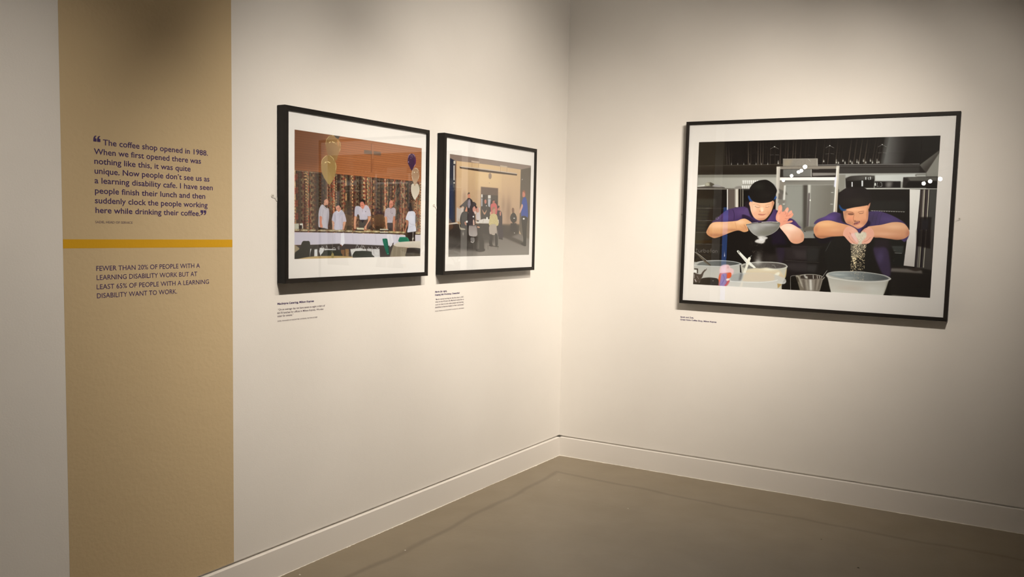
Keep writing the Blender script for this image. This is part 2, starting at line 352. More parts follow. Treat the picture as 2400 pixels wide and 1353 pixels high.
class Canvas:
    def __init__(s,W,H,bg='101010'):
        s.W,s.H=W,H;s.im=np.zeros((H,W,3),np.float32)+srgb(bg);s.last=None;s.rng=np.random.default_rng(7)
    def mask(s,p,fe):
        SS=3;p=np.asarray(p);x0=max(0,int(p[:,0].min())-4);x1=min(s.W,int(p[:,0].max())+5);y0=max(0,int(p[:,1].min())-4);y1=min(s.H,int(p[:,1].max())+5)
        if x1<=x0 or y1<=y0: return None
        m=np.zeros((y1-y0,x1-x0+1),np.float32);a=p;b=np.roll(p,-1,0)
        for r in range((y1-y0)*SS):
            y=y0+(r+.5)/SS;k=(a[:,1]<=y)!=(b[:,1]<=y)
            if not k.any(): continue
            xs=np.sort(a[k,0]+(y-a[k,1])*(b[k,0]-a[k,0])/(b[k,1]-a[k,1]))-x0
            row=m[r//SS]
            for u,v in zip(xs[::2],xs[1::2]):
                u=min(max(u,0),x1-x0);v=min(max(v,0),x1-x0)
                if v<=u: continue
                iu,iv=int(u),int(v)
                if iu==iv: row[iu]+=(v-u)/SS
                else:
                    row[iu]+=(iu+1-u)/SS;row[iu+1:iv]+=1/SS;row[iv]+=(v-iv)/SS
        m=np.clip(m[:,:-1],0,1)
        if fe>=1: m=blur(m,fe)
        return x0,y0,m
    def comp(s,M,col,a,clip=0):
        if M is None: return
        x0,y0,m=M;h,w=m.shape;m=m*a
        if clip and s.last is not None: m=m*s.last[y0:y0+h,x0:x0+w]
        s.im[y0:y0+h,x0:x0+w]+=(col-s.im[y0:y0+h,x0:x0+w])*m[...,None]
    def setlast(s,M):
        s.last=np.zeros((s.H,s.W),np.float32)
        if M is not None:
            x0,y0,m=M;s.last[y0:y0+m.shape[0],x0:x0+m.shape[1]]=m
    def P(s,p,c,sm,fe,a,nz,clip,c2=None,ax=None):
        p=spline(p) if sm else np.array(p,float).reshape(-1,2)
        M=s.mask(p,fe)
        if M is None: return
        col=srgb(c)
        if c2 is not None:
            x0,y0,m=M;h,w=m.shape;A=np.array(ax[:2],float);B=np.array(ax[2:],float);d=B-A
            yy,xx=np.mgrid[y0:y0+h,x0:x0+w];t=np.clip(((xx-A[0])*d[0]+(yy-A[1])*d[1])/(d@d+1e-9),0,1)[...,None]
            col=(srgb(c)*(1-t)+srgb(c2)*t).astype(np.float32)
        if nz:
            h,w=M[2].shape;n=blur(s.rng.normal(0,1,(h,w)).astype(np.float32),1)*nz*2;col=np.clip(col+n[...,None],0,1)
        s.comp(M,col,a,clip)
        if not clip: s.setlast(M)
    def L(s,p,c,sm,fe,a,w,clip):
        p=spline(p,False) if sm else np.array(p,float).reshape(-1,2)
        for i in range(len(p)-1):
            pass
        # ribbon polygon
        d=np.gradient(p,axis=0);n=np.stack([-d[:,1],d[:,0]],1);n/=np.linalg.norm(n,axis=1)[:,None]+1e-9
        q=np.vstack([p+n*w/2,(p-n*w/2)[::-1]])
        M=s.mask(q,fe);s.comp(M,srgb(c),a,clip)
    def B(s,g,c,a,clip):
        cx,cy,rx,ry=g;x0=max(0,int(cx-2.5*rx));x1=min(s.W,int(cx+2.5*rx)+1);y0=max(0,int(cy-2.5*ry));y1=min(s.H,int(cy+2.5*ry)+1)
        if x1<=x0 or y1<=y0: return
        yy,xx=np.mgrid[y0:y1,x0:x1];m=np.exp(-(((xx-cx)/rx)**2+((yy-cy)/ry)**2)).astype(np.float32)
        s.comp((x0,y0,m),srgb(c),a,clip)
    def quadmap(s,q):
        # pixels inside quad with (u,v) coordinates (bilinear inverse, via homography)
        q=np.array(q,float).reshape(4,2);A=[];b=[]
        for (x,y),(u,v) in zip(q,[(0,0),(1,0),(1,1),(0,1)]):
            A.append([x,y,1,0,0,0,-u*x,-u*y]);b.append(u);A.append([0,0,0,x,y,1,-v*x,-v*y]);b.append(v)
        h=np.linalg.solve(A,b);M=s.mask(q,0)
        x0,y0,m=M;yy,xx=np.mgrid[y0:y0+m.shape[0],x0:x0+m.shape[1]]+.5
        w=h[6]*xx+h[7]*yy+1;return M,(h[0]*xx+h[1]*yy+h[2])/w,(h[3]*xx+h[4]*yy+h[5])/w
    def specks(s,q,n,c,smin,smax,a,seed):
        # scattered crumbs inside a polygon
        r=np.random.default_rng(seed);q=np.array(q,float).reshape(-1,2);M=s.mask(q,0)
        if M is None: return
        x0,y0,m=M;ys,xs=np.nonzero(m>.5);k=r.integers(0,len(xs),n)
        for i in k:
            cx,cy=xs[i]+x0+r.random(),ys[i]+y0+r.random();rr=smin+(smax-smin)*r.random()**2;t=np.arange(5)*1.257+r.random()*6
            s.comp(s.mask(np.stack([cx+rr*np.cos(t)*(.6+.6*r.random(5)),cy+rr*np.sin(t)*(.6+.6*r.random(5))],1),0),srgb(c),a*(.6+.4*r.random()))
    def planks(s,q,rows,c1,c2,line):
        M,u,v=s.quadmap(q);r=np.random.default_rng(3);t=v*rows;k=np.floor(t).astype(int).clip(0,rows-1);fr=t-np.floor(t)
        g=blur(r.normal(0,1,u.shape).astype(np.float32),1);gy=np.cumsum(g,axis=1)[:, :]*0
        grain=np.sin(v*rows*23+3*np.sin(u*9+k))*.3+g*1.2
        w=(.5+.35*(r.random(rows)[k]-.5)+.12*grain).clip(0,1)[...,None]
        col=srgb(c1)*(1-w)+srgb(c2)*w;lm=(np.exp(-(np.minimum(fr,1-fr)/.075)**2)*.75)[...,None];col=col*(1-lm)+srgb(line)*lm
        s.comp(M,col.astype(np.float32),1);s.setlast(M)
    def curtain(s,q,seed,ncols):
        # patterned stage curtain: narrow vertical panels of blocks in muted colours, with fold shading as printed
        M,u,v=s.quadmap(q);r=np.random.default_rng(seed)
        pal=np.array([srgb(c) for c in ('5a2b20','7a3b2c','8d6b4c','a58a66','4a3f33','6a5a48','b39b78','3a2a24','5b5f52','94493a','c09a6a','6f3326')])
        cid=np.floor(u*ncols+.15*np.sin(v*7+u*40)).astype(int);pr=r.random((ncols+2,3))
        off=pr[cid.clip(0,ncols),0];nr=9+44*pr[cid.clip(0,ncols),1];rid=np.floor((v+off)*nr).astype(int)
        h=((cid*7919+rid*104729)%9973)/9973.;col=pal[(h*len(pal)).astype(int)]
        fx=(u*ncols)%1;rings=(pr[cid.clip(0,ncols),2]>.72)&(((fx-.5)**2+(((v*ncols*1.1)%1)-.5)**2*1.0<.12)&((fx-.5)**2+(((v*ncols*1.1)%1)-.5)**2>.03))
        col=np.where(rings[...,None],srgb('b8a88a'),col)
        n=blur(r.normal(0,1,u.shape).astype(np.float32),1);col=(col*.8+.2*srgb('74523c'))*(1+.5*n[...,None])
        fold=.78+.3*np.sin(u*61+2.2*np.sin(u*17))+.1*np.sin(u*143);fold=np.where(np.abs(((u*11.3+.3)%1)-.5)<.018,.25,fold)
        s.comp(M,np.clip(col*fold[...,None],0,1).astype(np.float32),1);s.setlast(M)
    def flutes(s,q,n,c1,c2,seed):
        # vertical baffle bars with irregular glints
        M,u,v=s.quadmap(q);r=np.random.default_rng(seed);k=np.floor(u*n).astype(int).clip(0,n-1);am=r.random(n)**2
        f=np.exp(-(((u*n)%1-.5)/.16)**2)*am[k]*(.25+.75*np.clip(v*1.3-.1,0,1));w=f[...,None]
        s.comp(M,(srgb(c1)*(1-w)+srgb(c2)*w).astype(np.float32),1);s.setlast(M)
    def run(s,ops):
        for o in ops:
            if o[0]=='F': getattr(s,o[1])(o[2],*o[3])
            else: getattr(s,o[0])(*o[1:])
        return s.im

ART_F1 = [('F','planks',[-5,-3,947,-5,948,187,-3,186],[17,'925a36','aa6e44','6c4228']),
('P',[-5,-3,244,-7,161,184.5,-2.5,189.5],(65,36,20),0,30,.45,0,0),
('L',[538,12,541.5,84.5,534.5,165],(138,86,52),0,.5,.8,12.4,0),
('L',[527.5,14.5,528,162],(99,55,28),0,.5,.8,3.5,0),
('P',[473.5,53,600.5,53,601,70.5,472.5,71.5],(105,84,71),0,1,1,0,0),
('L',[538,19.5,539.5,92],(154,103,71),0,.5,1,12.4,0),
('F','curtain',[-6,187,950,188,949,514,-1,519],[5,104]),
('L',[1.5,188,32.5,188.5,161,190],(171,152,132),0,.5,.6,3,0),
('L',[400.5,246.5,402,457],(14,2,1),0,2,.7,3.9,0),
('L',[100.5,263.5,99.5,461.5],(15,3,1),0,2,.7,3.6,0),
('P',[342,327,388,328,394.5,459.5,340,460.5,328,410],(70,59,47),1,6,.75,0,0),
('P',[226.5,365.5,252.5,378,250,454,220.5,454.5],(57,46,42),1,4,.6,0,0),
('P',[559.5,374.5,635,377.5,636.5,452,561,448],(41,25,11),1,10,.7,0,0),
('L',[535.5,347,534.5,459],(31,14,2),0,3,.6,7,0),
('L',[777,275.5,777,460.5],(32,11,2),0,3,.6,6.8,0),
('P',[189.5,320.5,196.5,313,211,311,223,319,222.5,332,218,345,208,353,197,346,189.5,333.5],(191,141,121),1,.6,1,0,0),
('P',[189,323,193,312.5,207.5,311,204,313,194,319,193.5,333,189.5,331],(48,37,32),1,.6,1,0,0),
('P',[196.5,343.5,208,340.5,218,339.5,213.5,350.5,204.5,354,198,350],(58,42,37),1,1,1,0,0),
('B',[211,325,6,7],(221,173,150),.6,0),
('L',[208,331,213,331.5],(86,52,44),1,.5,1,1.5,0),
('P',[179,339,193.5,343.5,208,354,222.5,355.5,227.5,371,227,402,219.5,439,218.5,456,195,451,159,448,156.5,404,157.5,376,165,352.5],(181,181,198),1,.8,1,.01,0),
('L',[188.5,362,183.5,393,187.5,413.5],(132,129,144),1,.5,.6,2.7,1),
('L',[190,346.5,201,356,212,361],(111,112,130),1,.5,.7,2.4,1),
('B',[216,413,7,34],(142,140,157),.6,1),
('P',[164,396,180,398.5,178.5,424,183.5,439.5,182.5,450,170,449.5,166,437.5,164,414],(199,137,118),1,.8,1,0,0),
('L',[159,449,184,452,217,456.5],(35,24,23),1,.5,1,2.4,0),
('P',[272.5,348.5,278,340,296.5,339.5,306,347,309,357.5,302.5,366.5,291.5,370.5,282,364,275,357.5],(199,142,124),1,.6,1,0,0),
('P',[273.5,338,277.5,328.5,292.5,326,306,334,307,349.5,300.5,344.5,296.5,338,281.5,341.5,276,345.5],(39,31,29),1,.8,1,0,0),
('L',[281.5,354.5,302.5,351],(104,68,63),1,.5,1,1.6,0),
('L',[285,361,293,362],(143,91,85),1,.5,1,1.6,0),
('P',[259.5,375,282,365,293,371.5,310,360.5,327,370,339,388.5,346.5,418,324.5,421,323,453,319,458,265,459,262.5,422.5,246.5,415,251,391],(184,185,207),1,.8,1,.01,0),
('L',[282.5,366.5,292.5,374.5,309,363],(223,228,244),1,.5,.8,2.8,0),
('L',[292.5,375.5,286,390],(141,138,160),1,.5,.7,1.9,0),
('B',[268,401,4,22],(151,150,171),.6,1),
('B',[317,410,5,25],(155,153,174),.5,1),
('P',[247.5,414.5,261,422.5,259,438,261,458,252,458,249.5,438.5],(201,160,142),1,.8,1,0,0),
('P',[326,421,342.5,418.5,338,436.5,330.5,456.5,320.5,456,324,437],(202,157,137),1,.8,1,0,0),
('P',[446.5,319.5,455,314,473.5,314.5,483.5,325.5,481.5,341,468.5,350.5,455.5,346.5,448.5,337],(192,123,109),1,.6,1,0,0),
('P',[447.5,320.5,451,306.5,466,302,481,306.5,485,323,481,330.5,473.5,318,460.5,313.5,451,316.5],(32,23,22),1,.8,1,0,0),
('L',[451.5,332.5,468.5,334],(101,56,52),1,.5,1,1.5,0),
('P',[410.5,343.5,433,337.5,451.5,342,468.5,351,485.5,331,506.5,336,521,355,528,383.5,511.5,388,503.5,387,501.5,405.5,471.5,408.5,445,405,441,388.5,430,378.5,419,394.5,406,389.5],(177,179,200),1,.8,1,.01,0),
('B',[475,372,19,19],(189,194,219),.6,1),
('L',[465,352,463.5,367.5],(118,117,134),1,.5,.8,1.9,0),
('P',[491.5,363.5,491,364.5,490,365.5,488,366,486,366,484.5,365,484,363.5,484.5,362.5,486,361.5,488,361,489.5,361,491,362],(108,110,127),1,.6,1,0,0),
('B',[441,373,5,25],(139,140,161),.6,1),
('B',[509,366,6,25],(148,147,169),.6,1),
('P',[441.5,406,501.5,405.5,529,417.5,532,453.5,438.5,447.5],(38,34,35),0,.8,1,0,0),
('P',[487,408,524.5,386,533,453.5,491.5,454.5],(66,57,49),0,2,.7,0,0),
('P',[507.5,388,525,388.5,523,404.5,502.5,428,495,444,495.5,454.5,482,453,480,441.5,491,431,506,410],(197,147,121),1,.8,1,0,0),
('P',[406,389.5,421,394,415.5,420,416.5,450.5,403.5,450.5,401,420],(197,147,121),1,.8,1,0,0),
('P',[666,313,673.5,300.5,688,297,700.5,304.5,702,319.5,695,333,684.5,340,674.5,336.5,666,328.5],(190,124,106),1,.6,1,0,0),
('P',[662,318.5,665.5,305,681.5,297.5,675.5,303,670.5,314,670.5,334,664.5,331.5],(58,36,29),1,.8,1,0,0),
('B',[686,307,7,7],(217,164,145),.6,0),
('L',[678,319.5,697,318],(109,58,50),1,.5,1,1.7,0),
('L',[682.5,330,691.5,329.5],(127,71,62),1,.5,1,1.7,0),
('P',[644,345.5,666.5,338,685,341.5,703,335.5,722,342.5,724.5,364,718.5,383.5,704.5,386.5,697.5,416.5,668,421,656.5,417,653,388,634.5,388.5,636.5,361.5],(170,163,176),1,.8,1,.01,0),
('L',[685,341.5,683.5,365.5],(123,113,127),1,.5,.8,2,0),
('L',[651,380,684,397.5],(135,126,140),1,.5,.6,2,0),
('B',[676,411,17,8],(166,171,198),.7,1),
('P',[698.5,366.5,698,367.5,696.5,368.5,695,369,693,368.5,691.5,368,691,366.5,691.5,365.5,693,364.5,694.5,364,696.5,364.5,698,365],(125,121,135),1,.6,1,0,0),
('P',[656.5,417.5,697.5,417,707,424,710,457.5,665,458],(56,45,49),0,.8,1,0,0),
('P',[637,388,652,388,651,414.5,657.5,441,658.5,450.5,646.5,450.5,642,425.5],(196,142,115),1,.8,1,0,0),
('P',[705,386.5,717.5,384.5,716.5,418.5,713,451,716.5,461.5,706,464.5,703.5,440],(181,122,96),1,.8,1,0,0),
('P',[829,314,841.5,305,855,305.5,870.5,321,873,343,864.5,352,838.5,352.5,833,333.5],(38,32,29),1,.8,1,0,0),
('L',[862.5,307.5,865.5,348.5],(112,108,103),0,.5,.5,2.1,0),
('P',[828,355.5,843,351.5,869,350,886.5,356.5,894,381,892,420,894.5,460.5,826.5,467.5,830,438,831.5,405,809.5,397,813.5,378],(198,204,224),1,.8,1,.008,0),
('B',[857,382,17,28],(212,218,235),.6,1),
('L',[836,410,853.5,421,884,423],(154,156,178),1,.5,.6,2.4,0),
('L',[893,425.5,836.5,438],(163,166,186),1,.5,.5,2.5,0),
('P',[890.5,375.5,900.5,375.5,901.5,408.5,891.5,409],(64,67,78),1,2,.7,0,0),
('P',[812,400,830.5,405,829.5,424,815,446.5,809,465.5,801,474,794,466,804.5,449.5,812.5,424.5],(163,111,90),1,.8,1,0,0),
('P',[826.5,467.5,894,461,890,513.5,838.5,514.5,831,487.5],(34,24,24),0,.8,1,0,0),
('L',[873,462,872,492.5],(186,183,181),0,.5,1,3.5,0),
('P',[-1.5,472.5,311,473.5,675.5,476.5,805,480.5,818,515,677,542,332,531.5,1,532],(194,194,216),0,.8,1,0,0,(204,205,223),[-6,-142,751,-250]),
('P',[890.5,479.5,946.5,476.5,946.5,516,891.5,516.5],(196,195,209),0,.8,1,0,0),
('P',[309,475,331,471.5,337,524.5,322,545.5,307.5,524.5],(223,227,243),0,1,1,0,0),
('P',[652.5,478,698.5,477.5,705,515.5,683,546,667.5,538.5],(216,218,232),0,1,1,0,0),
('L',[90.5,484.5,96.5,527.5],(181,181,206),0,2,.5,3.9,0),
('L',[165,483.5,171.5,527.5],(180,180,204),0,2,.5,4,0),
('L',[251.5,483,258,527.5],(178,178,202),0,2,.5,4.1,0),
('L',[392.5,481,399.5,527],(175,175,198),0,2,.5,4.3,0),
('L',[476.5,480,483.5,526.5],(174,173,195),0,2,.5,4.4,0),
('L',[563,479.5,570.5,526.5],(173,171,194),0,2,.5,4.5,0),
('L',[733.5,477.5,741.5,526],(170,168,190),0,2,.5,4.7,0),
('P',[-0.5,532,10,534.5,301.5,527,312,544,332,528.5,677,538.5,711,521.5,690,600.5,0,599.5],(63,57,57),0,1,1,0,0),
('P',[0.5,461,17.5,457.5,34.5,460.5,31.5,467.5,3.5,468],(151,137,106),1,1,1,.07,0),
('L',[0.5,467.5,17.5,469.5,34.5,467],(53,34,30),1,.5,1,3.2,0),
('B',[14,462,6,2],(232,234,210),.8,0),
('B',[26,463,4,2],(220,225,218),.7,0),
('P',[44.5,461.5,66.5,458,89,461,86.5,468,47.5,468.5],(150,136,104),1,1,1,.07,0),
('L',[44.5,468,67,470,89,467.5],(53,33,30),1,.5,1,3.2,0),
('B',[62,463,8,2],(231,232,209),.8,0),
('B',[78,464,5,2],(219,223,217),.7,0),
('P',[97.5,461,118.5,458,140,460.5,137,468,100.5,468.5],(149,135,104),1,1,1,.07,0),
('L',[98,468,119,469.5,140,467],(52,33,30),1,.5,1,3.3,0),
('B',[114,462,8,2],(229,230,207),.8,0),
('B',[129,463,5,2],(218,222,216),.7,0),
('P',[152,462,180.5,458.5,209.5,461,207,468.5,155,469],(148,134,103),1,1,1,.07,0),
('L',[152.5,468.5,181,470,210,468],(52,33,30),1,.5,1,3.3,0),
('B',[175,463,11,2],(228,229,205),.8,0),
('B',[195,464,7,2],(217,220,214),.7,0),
('P',[217,461.5,246,458,276,460.5,273,468,220,468.5],(147,133,102),1,1,1,.07,0),
('L',[217,468,246.5,470,276,467.5],(52,32,29),1,.5,1,3.4,0),
('B',[240,463,11,2],(227,227,204),.8,0),
('B',[261,463,7,2],(215,218,212),.7,0),
('P',[278,462,306,458.5,334.5,461,331.5,468.5,281,469.5],(146,132,101),1,1,1,.07,0),
('L',[278,469,306,470.5,334.5,468],(51,32,29),1,.5,1,3.5,0),
('B',[300,463,10,3],(225,226,202),.8,0),
('B',[320,464,7,2],(214,217,210),.7,0),
('P',[342,462.5,369,459,396.5,462,393.5,469.5,345.5,470],(145,131,100),1,1,1,.07,0),
('L',[342,469.5,369,471.5,396.5,469],(51,32,28),1,.5,1,3.5,0),
('B',[364,464,10,3],(224,224,200),.8,0),
('B',[383,465,6,2],(213,215,209),.7,0),
('P',[400,462.5,431.5,459,463.5,461.5,460.5,469.5,403.5,470],(144,130,99),1,1,1,.07,0),
('L',[400.5,469.5,432,471.5,463.5,469],(50,31,28),1,.5,1,3.6,0),
('B',[425,464,12,3],(223,222,199),.8,0),
('B',[448,465,7,2],(211,213,207),.7,0),
('P',[3.5,433.5,30.5,431.5,32.5,457.5,4,459.5],(181,185,174),0,1,1,0,0),
('P',[34.5,432.5,56,431,56.5,456,51,456,49.5,440,37.5,440],(212,218,218),0,1,1,0,0),
('P',[30.5,442.5,50.5,441,50.5,456,31,458],(36,30,27),0,1,1,0,0),
('P',[426,464.5,446.5,461,467,464,464,471.5,429,471.5],(164,150,109),1,1,1,.07,0),
('L',[426,472,446.5,473.5,467,471],(48,33,26),1,.5,1,3.4,0),
('B',[446,466,10,2],(221,220,194),.8,0),
('P',[469,462.5,503,459,538,461.5,535,469,472,470],(163,148,108),1,1,1,.07,0),
('L',[469,470,503.5,471.5,538,469],(47,31,24),1,.5,1,3.4,0),
('B',[503,464,16,3],(220,218,192),.8,0),
('P',[538,463,569,459.5,600.5,462,597.5,469.5,541,470.5],(162,147,107),1,1,1,.07,0),
('L',[538,470.5,569.5,472,601,469.5],(47,31,23),1,.5,1,3.5,0),
('B',[569,465,14,3],(219,217,191),.8,0),
('P',[665,464,689.5,460.5,714.5,463,711,471,668.5,471.5],(160,146,106),1,1,1,.07,0),
('L',[665,471.5,690,473,714.5,470.5],(46,30,23),1,.5,1,3.6,0),
('B',[690,466,11,3],(217,214,188),.8,0),
('P',[704,465.5,739.5,461.5,775,464.5,772,472,707.5,473],(159,144,105),1,1,1,.07,0),
('L',[704,473,739.5,474.5,775.5,472],(46,30,23),1,.5,1,3.7,0),
('B',[739,467,16,3],(216,213,187),.8,0),
('P',[777,465,790,461.5,802.5,464.5,799.5,472.5,781,472.5],(158,144,104),1,1,1,.07,0),
('L',[777.5,472.5,790,474.5,803,472.5],(46,30,23),1,.5,1,3.7,0),
('B',[790,467,6,3],(215,211,186),.8,0),
('P',[896.5,467.5,920.5,464,945.5,467,942,475,900,475.5],(157,142,103),1,1,1,.07,0),
('L',[896.5,475.5,921,477.5,945.5,475],(45,29,22),1,.5,1,3.9,0),
('B',[921,470,11,3],(212,209,183),.8,0),
('P',[598.5,450,665,450,664,456,598.5,457],(199,199,186),0,1,1,.05,0),
('L',[598.5,458.5,665,458],(32,23,19),0,.5,1,3.9,0),
('P',[599,464,665,464.5,664.5,470.5,599,471],(199,199,186),0,1,1,.05,0),
('L',[599,472.5,665.5,472.5],(32,23,19),0,.5,1,3.9,0),
('P',[420,446.5,476,446.5,477,456,424,456.5],(193,197,175),0,1,1,.06,0),
('L',[412.5,459.5,476.5,460],(27,17,16),0,.5,1,4.9,0),
('P',[100.5,551,112,551,108,589.5,99.5,589.5],(211,217,224),0,1,1,.04,0),
('P',[130.5,553.5,150,552.5,150.5,588.5,129,588.5],(210,216,223),0,1,1,.04,0),
('P',[166,546,196.5,548.5,193,559,182.5,587.5,172,587.5,160.5,564],(210,215,222),0,1,1,.04,0),
('P',[196.5,551,273.5,554,277.5,559.5,196.5,560.5],(209,213,220),0,1,1,.04,0),
('P',[376.5,554.5,447,549,468.5,552,468.5,563,423.5,565.5,416.5,595,389,595],(205,209,214),0,1,1,.04,0),
('P',[309.5,557,336,557,334.5,589,313.5,589],(122,92,67),0,1,1,0,0),
('P',[340,553,367,554.5,365.5,590.5,342.5,589.5],(143,113,77),0,1,1,0,0),
('L',[175,548.5,182,541,196.5,551],(193,198,206),1,.5,.9,2.4,0),
('L',[207.5,554,211,535.5,220,554],(193,197,205),1,.5,.9,2.5,0),
('L',[247.5,554,262.5,546,273.5,554],(192,196,203),1,.5,.9,2.5,0),
('L',[288.5,541,292.5,556.5],(191,195,203),1,.5,.9,2.5,0),
('L',[296,538,297.5,556.5],(191,195,202),1,.5,.9,2.5,0),
('L',[415.5,551.5,427,532.5,439.5,551.5],(189,192,199),1,.5,.9,2.6,0),
('L',[451,549,463,532.5],(188,191,198),1,.5,.9,2.6,0),
('P',[437,555.5,493.5,554,497.5,563.5,437,565.5],(204,208,213),0,1,1,.04,0),
('P',[499,553,536.5,553,537.5,587,534,568.5,501.5,563.5],(193,196,203),0,1,1,0,0),
('P',[536.5,555.5,596.5,554.5,601.5,601,540,600],(202,205,212),0,1,1,.02,0),
('L',[539.5,587,599.5,588],(156,154,161),0,.5,1,1.3,0),
('L',[551.5,561,554,582],(106,102,109),0,.5,.6,3.8,0),
('L',[459.5,555.5,470.5,538.5,486,555.5],(194,197,204),1,.5,.9,2.8,0),
('L',[508.5,544,518.5,555.5],(193,196,203),1,.5,.9,2.8,0),
('L',[535.5,542.5,543.5,555.5],(193,195,202),1,.5,.9,2.9,0),
('L',[567,544,579,553,594.5,545],(192,195,201),1,.5,.9,2.9,0),
('L',[444.5,555.5,451.5,547.5],(195,198,205),1,.5,.9,2.8,0),
('P',[2,601,8.5,568.5,38.5,548.5,43.5,533,55.5,515.5,76,514,101,520.5,101,581.5,97.5,594.5],(44,45,40),1,.8,1,0,0),
('P',[0,534.5,18.5,538,34,551,8.5,566,1.5,578.5],(151,139,116),1,1,1,0,0),
('P',[118,543.5,137,532,149.5,541,125,558.5,125.5,589.5,104.5,590.5,106,564],(41,39,37),1,.8,1,0,0),
('P',[181,587.5,186,569.5,200,559,240.5,558,296.5,560.5,308,570,314,590],(49,52,46),1,.8,1,0,0),
('P',[416.5,595,424,573.5,443.5,565,483.5,565.5,545.5,588,546,599.5],(38,41,36),1,.8,1,0,0),
('P',[2,601,90.5,589,182.5,586,308,587.5,424,595.5,546,603.5,546,610.5,2,602],(172,152,108),1,1,1,0,0,(192,169,122),[-11,583,-11,601]),
('P',[242.5,585.5,248,573.5,258.5,574,261,585.5,259.5,596,246.5,596],(146,136,89),1,1,1,0,0),
('L',[240.5,564.5,251,570,244.5,576.5],(127,125,82),1,.5,.9,2.5,0),
('L',[250,422.5,251.5,570],(207,208,197),0,.5,.6,1.6,0),
('P',[400.5,598.5,407.5,568,437,564.5,486,566,528.5,570,537,582,537.5,601.5],(45,48,42),1,.8,1,0,0),
('P',[619.5,504,629.5,501.5,649.5,501,660,510.5,673.5,575,672,584,655.5,584,630,534.5],(18,105,86),1,.8,1,0,0,(7,79,63),[624,256,664,254]),
('L',[637.5,504,652.5,537,663.5,577.5],(53,136,115),1,.5,.5,3.3,0),
('P',[668.5,580,668,581,666.5,582,664.5,582,662.5,582,661,581,660.5,580,661,579,662.5,578,664.5,578,666.5,578,668,579],(121,179,166),1,.6,1,0,0),
('P',[753,518,756,497.5,765,492.5,812,492.5,829.5,498.5,838.5,516.5],(22,114,91),1,.8,1,0,0),
('L',[758,510,765,495,812,494.5],(72,154,133),1,.5,.6,2,0),
('L',[827,495.5,834,515],(137,176,164),1,.5,.8,2.1,0),
('P',[712,536,736.5,523.5,787,517.5,873.5,515,942.5,516,941,554,883,553,796,548,728.5,544],(211,210,204),1,.8,1,0,0,(196,190,183),[436,519,437,553]),
('P',[708,537,737,544.5,796,548,822,550.5,817,600.5,680.5,597.5,688,575],(132,124,109),0,1,1,0,0),
('L',[704,542.5,697,598],(163,157,144),0,3,.5,5.3,0),
('L',[737,542.5,730,598],(162,157,144),0,3,.5,5.4,0),
('L',[775,542.5,767.5,598.5],(162,156,143),0,3,.5,5.4,0),
('L',[796,542.5,789,599],(161,156,143),0,3,.5,5.5,0),
('P',[817,600.5,818,570,828.5,552.5,874,550.5,932,554,940,562.5,940.5,600.5],(36,27,24),1,.8,1,0,0),
('L',[877,583,878.5,598.5],(73,63,57),0,3,.6,10.5,0),
('P',[864,501,875,492.5,879.5,501,873,509.5,878,520.5,871.5,533,865,531.5,869,515],(196,195,190),1,1,1,0,0),
('L',[871,465,873,498],(209,211,206),0,.5,.8,2.1,0),
('P',[669.5,475.5,686,489,699.5,534.5,679,546.5,672.5,524],(208,210,225),0,1,1,0,0),
('P',[258,-0.5,301.5,-4,294.5,8.5,286,18.5,274,16.5,263,7.5],(61,57,55),1,.8,1,0,0),
('P',[204,64,201,47,210,22,230.5,5.5,254.5,0,272,13,293,18.5,304,37,304.5,61.5,287.5,93,275.5,121,246,116,218,99,211,85],(134,104,64),1,.8,1,0,0,(155,122,79),[209,-50,295,-61]),
('B',[252,62,26,32],(144,114,78),.5,1),
('B',[232,86,17,17],(123,93,65),.5,1),
('L',[203.5,49.5,208.5,27,227,10],(223,208,159),1,.5,.7,2.3,0),
('L',[282.5,23,298.5,32.5,301.5,49.5],(222,206,157),1,.5,.7,2.3,0),
('L',[301.5,62,297,77],(221,206,157),1,.5,.7,2.4,0),
('L',[225.5,41,236,35],(233,218,170),1,.5,.8,4.6,0),
('L',[244.5,33.5,263.5,37.5],(233,217,169),1,.5,.8,4.6,0),
('L',[269,39.5,275.5,43.5],(216,200,151),1,.5,.7,2.9,0),
('P',[257,2.5,256.5,3.5,254,4.5,251,5,248,5,245.5,5,245,4,245.5,3,248,2,251,1.5,254,1,256.5,1.5],(238,226,184),1,1,1,0,0),
('P',[281,22,291.5,28.5,290,51,285,49],(218,160,115),1,2,.6,0,0),
('P',[173.5,170.5,174.5,141.5,187.5,116,211.5,102,238.5,102,263,119.5,276,143,274.5,170.5,261,205.5,237.5,236.5,227,242,213,231,189,205.5],(145,120,75),1,.8,1,0,0,(155,132,82),[-16,124,-15,254]),
('B',[227,215,14,26],(166,147,93),.5,1),
('B',[222,133,29,20],(155,122,77),.4,1),
('L',[174.5,146,181,124,208,103.5],(230,217,164),1,.5,.75,2.3,0),
('L',[232,102.5,252.5,113,256.5,122.5],(229,215,163),1,.5,.75,2.3,0),
('L',[267,134,273.5,150.5,270,168],(228,215,162),1,.5,.75,2.3,0),
('L',[196.5,139,208.5,133.5],(234,221,170),1,.5,.8,4.3,0),
('L',[215,131.5,234,136.5],(233,220,170),1,.5,.8,4.3,0),
('L',[191.5,145,193,147.5],(218,202,153),1,.5,.6,2.3,0),
('L',[226.5,242,227,249.5],(166,148,106),1,.5,1,2.9,0),
('P',[820.5,70.5,826.5,51,848,39.5,874,41.5,888,62,888.5,87,871.5,110,855.5,130,837,113,821.5,92],(55,23,62),1,.8,1,0,0),
('B',[853,49,17,8],(102,84,105),.8,1),
('L',[822.5,65,831,48,843.5,42],(216,207,232),1,.5,.8,2.4,0),
('L',[861,39.5,876.5,46.5,879.5,56],(215,207,231),1,.5,.8,2.4,0),
('L',[886.5,92.5,873.5,108.5],(215,206,231),1,.5,.8,2.4,0),
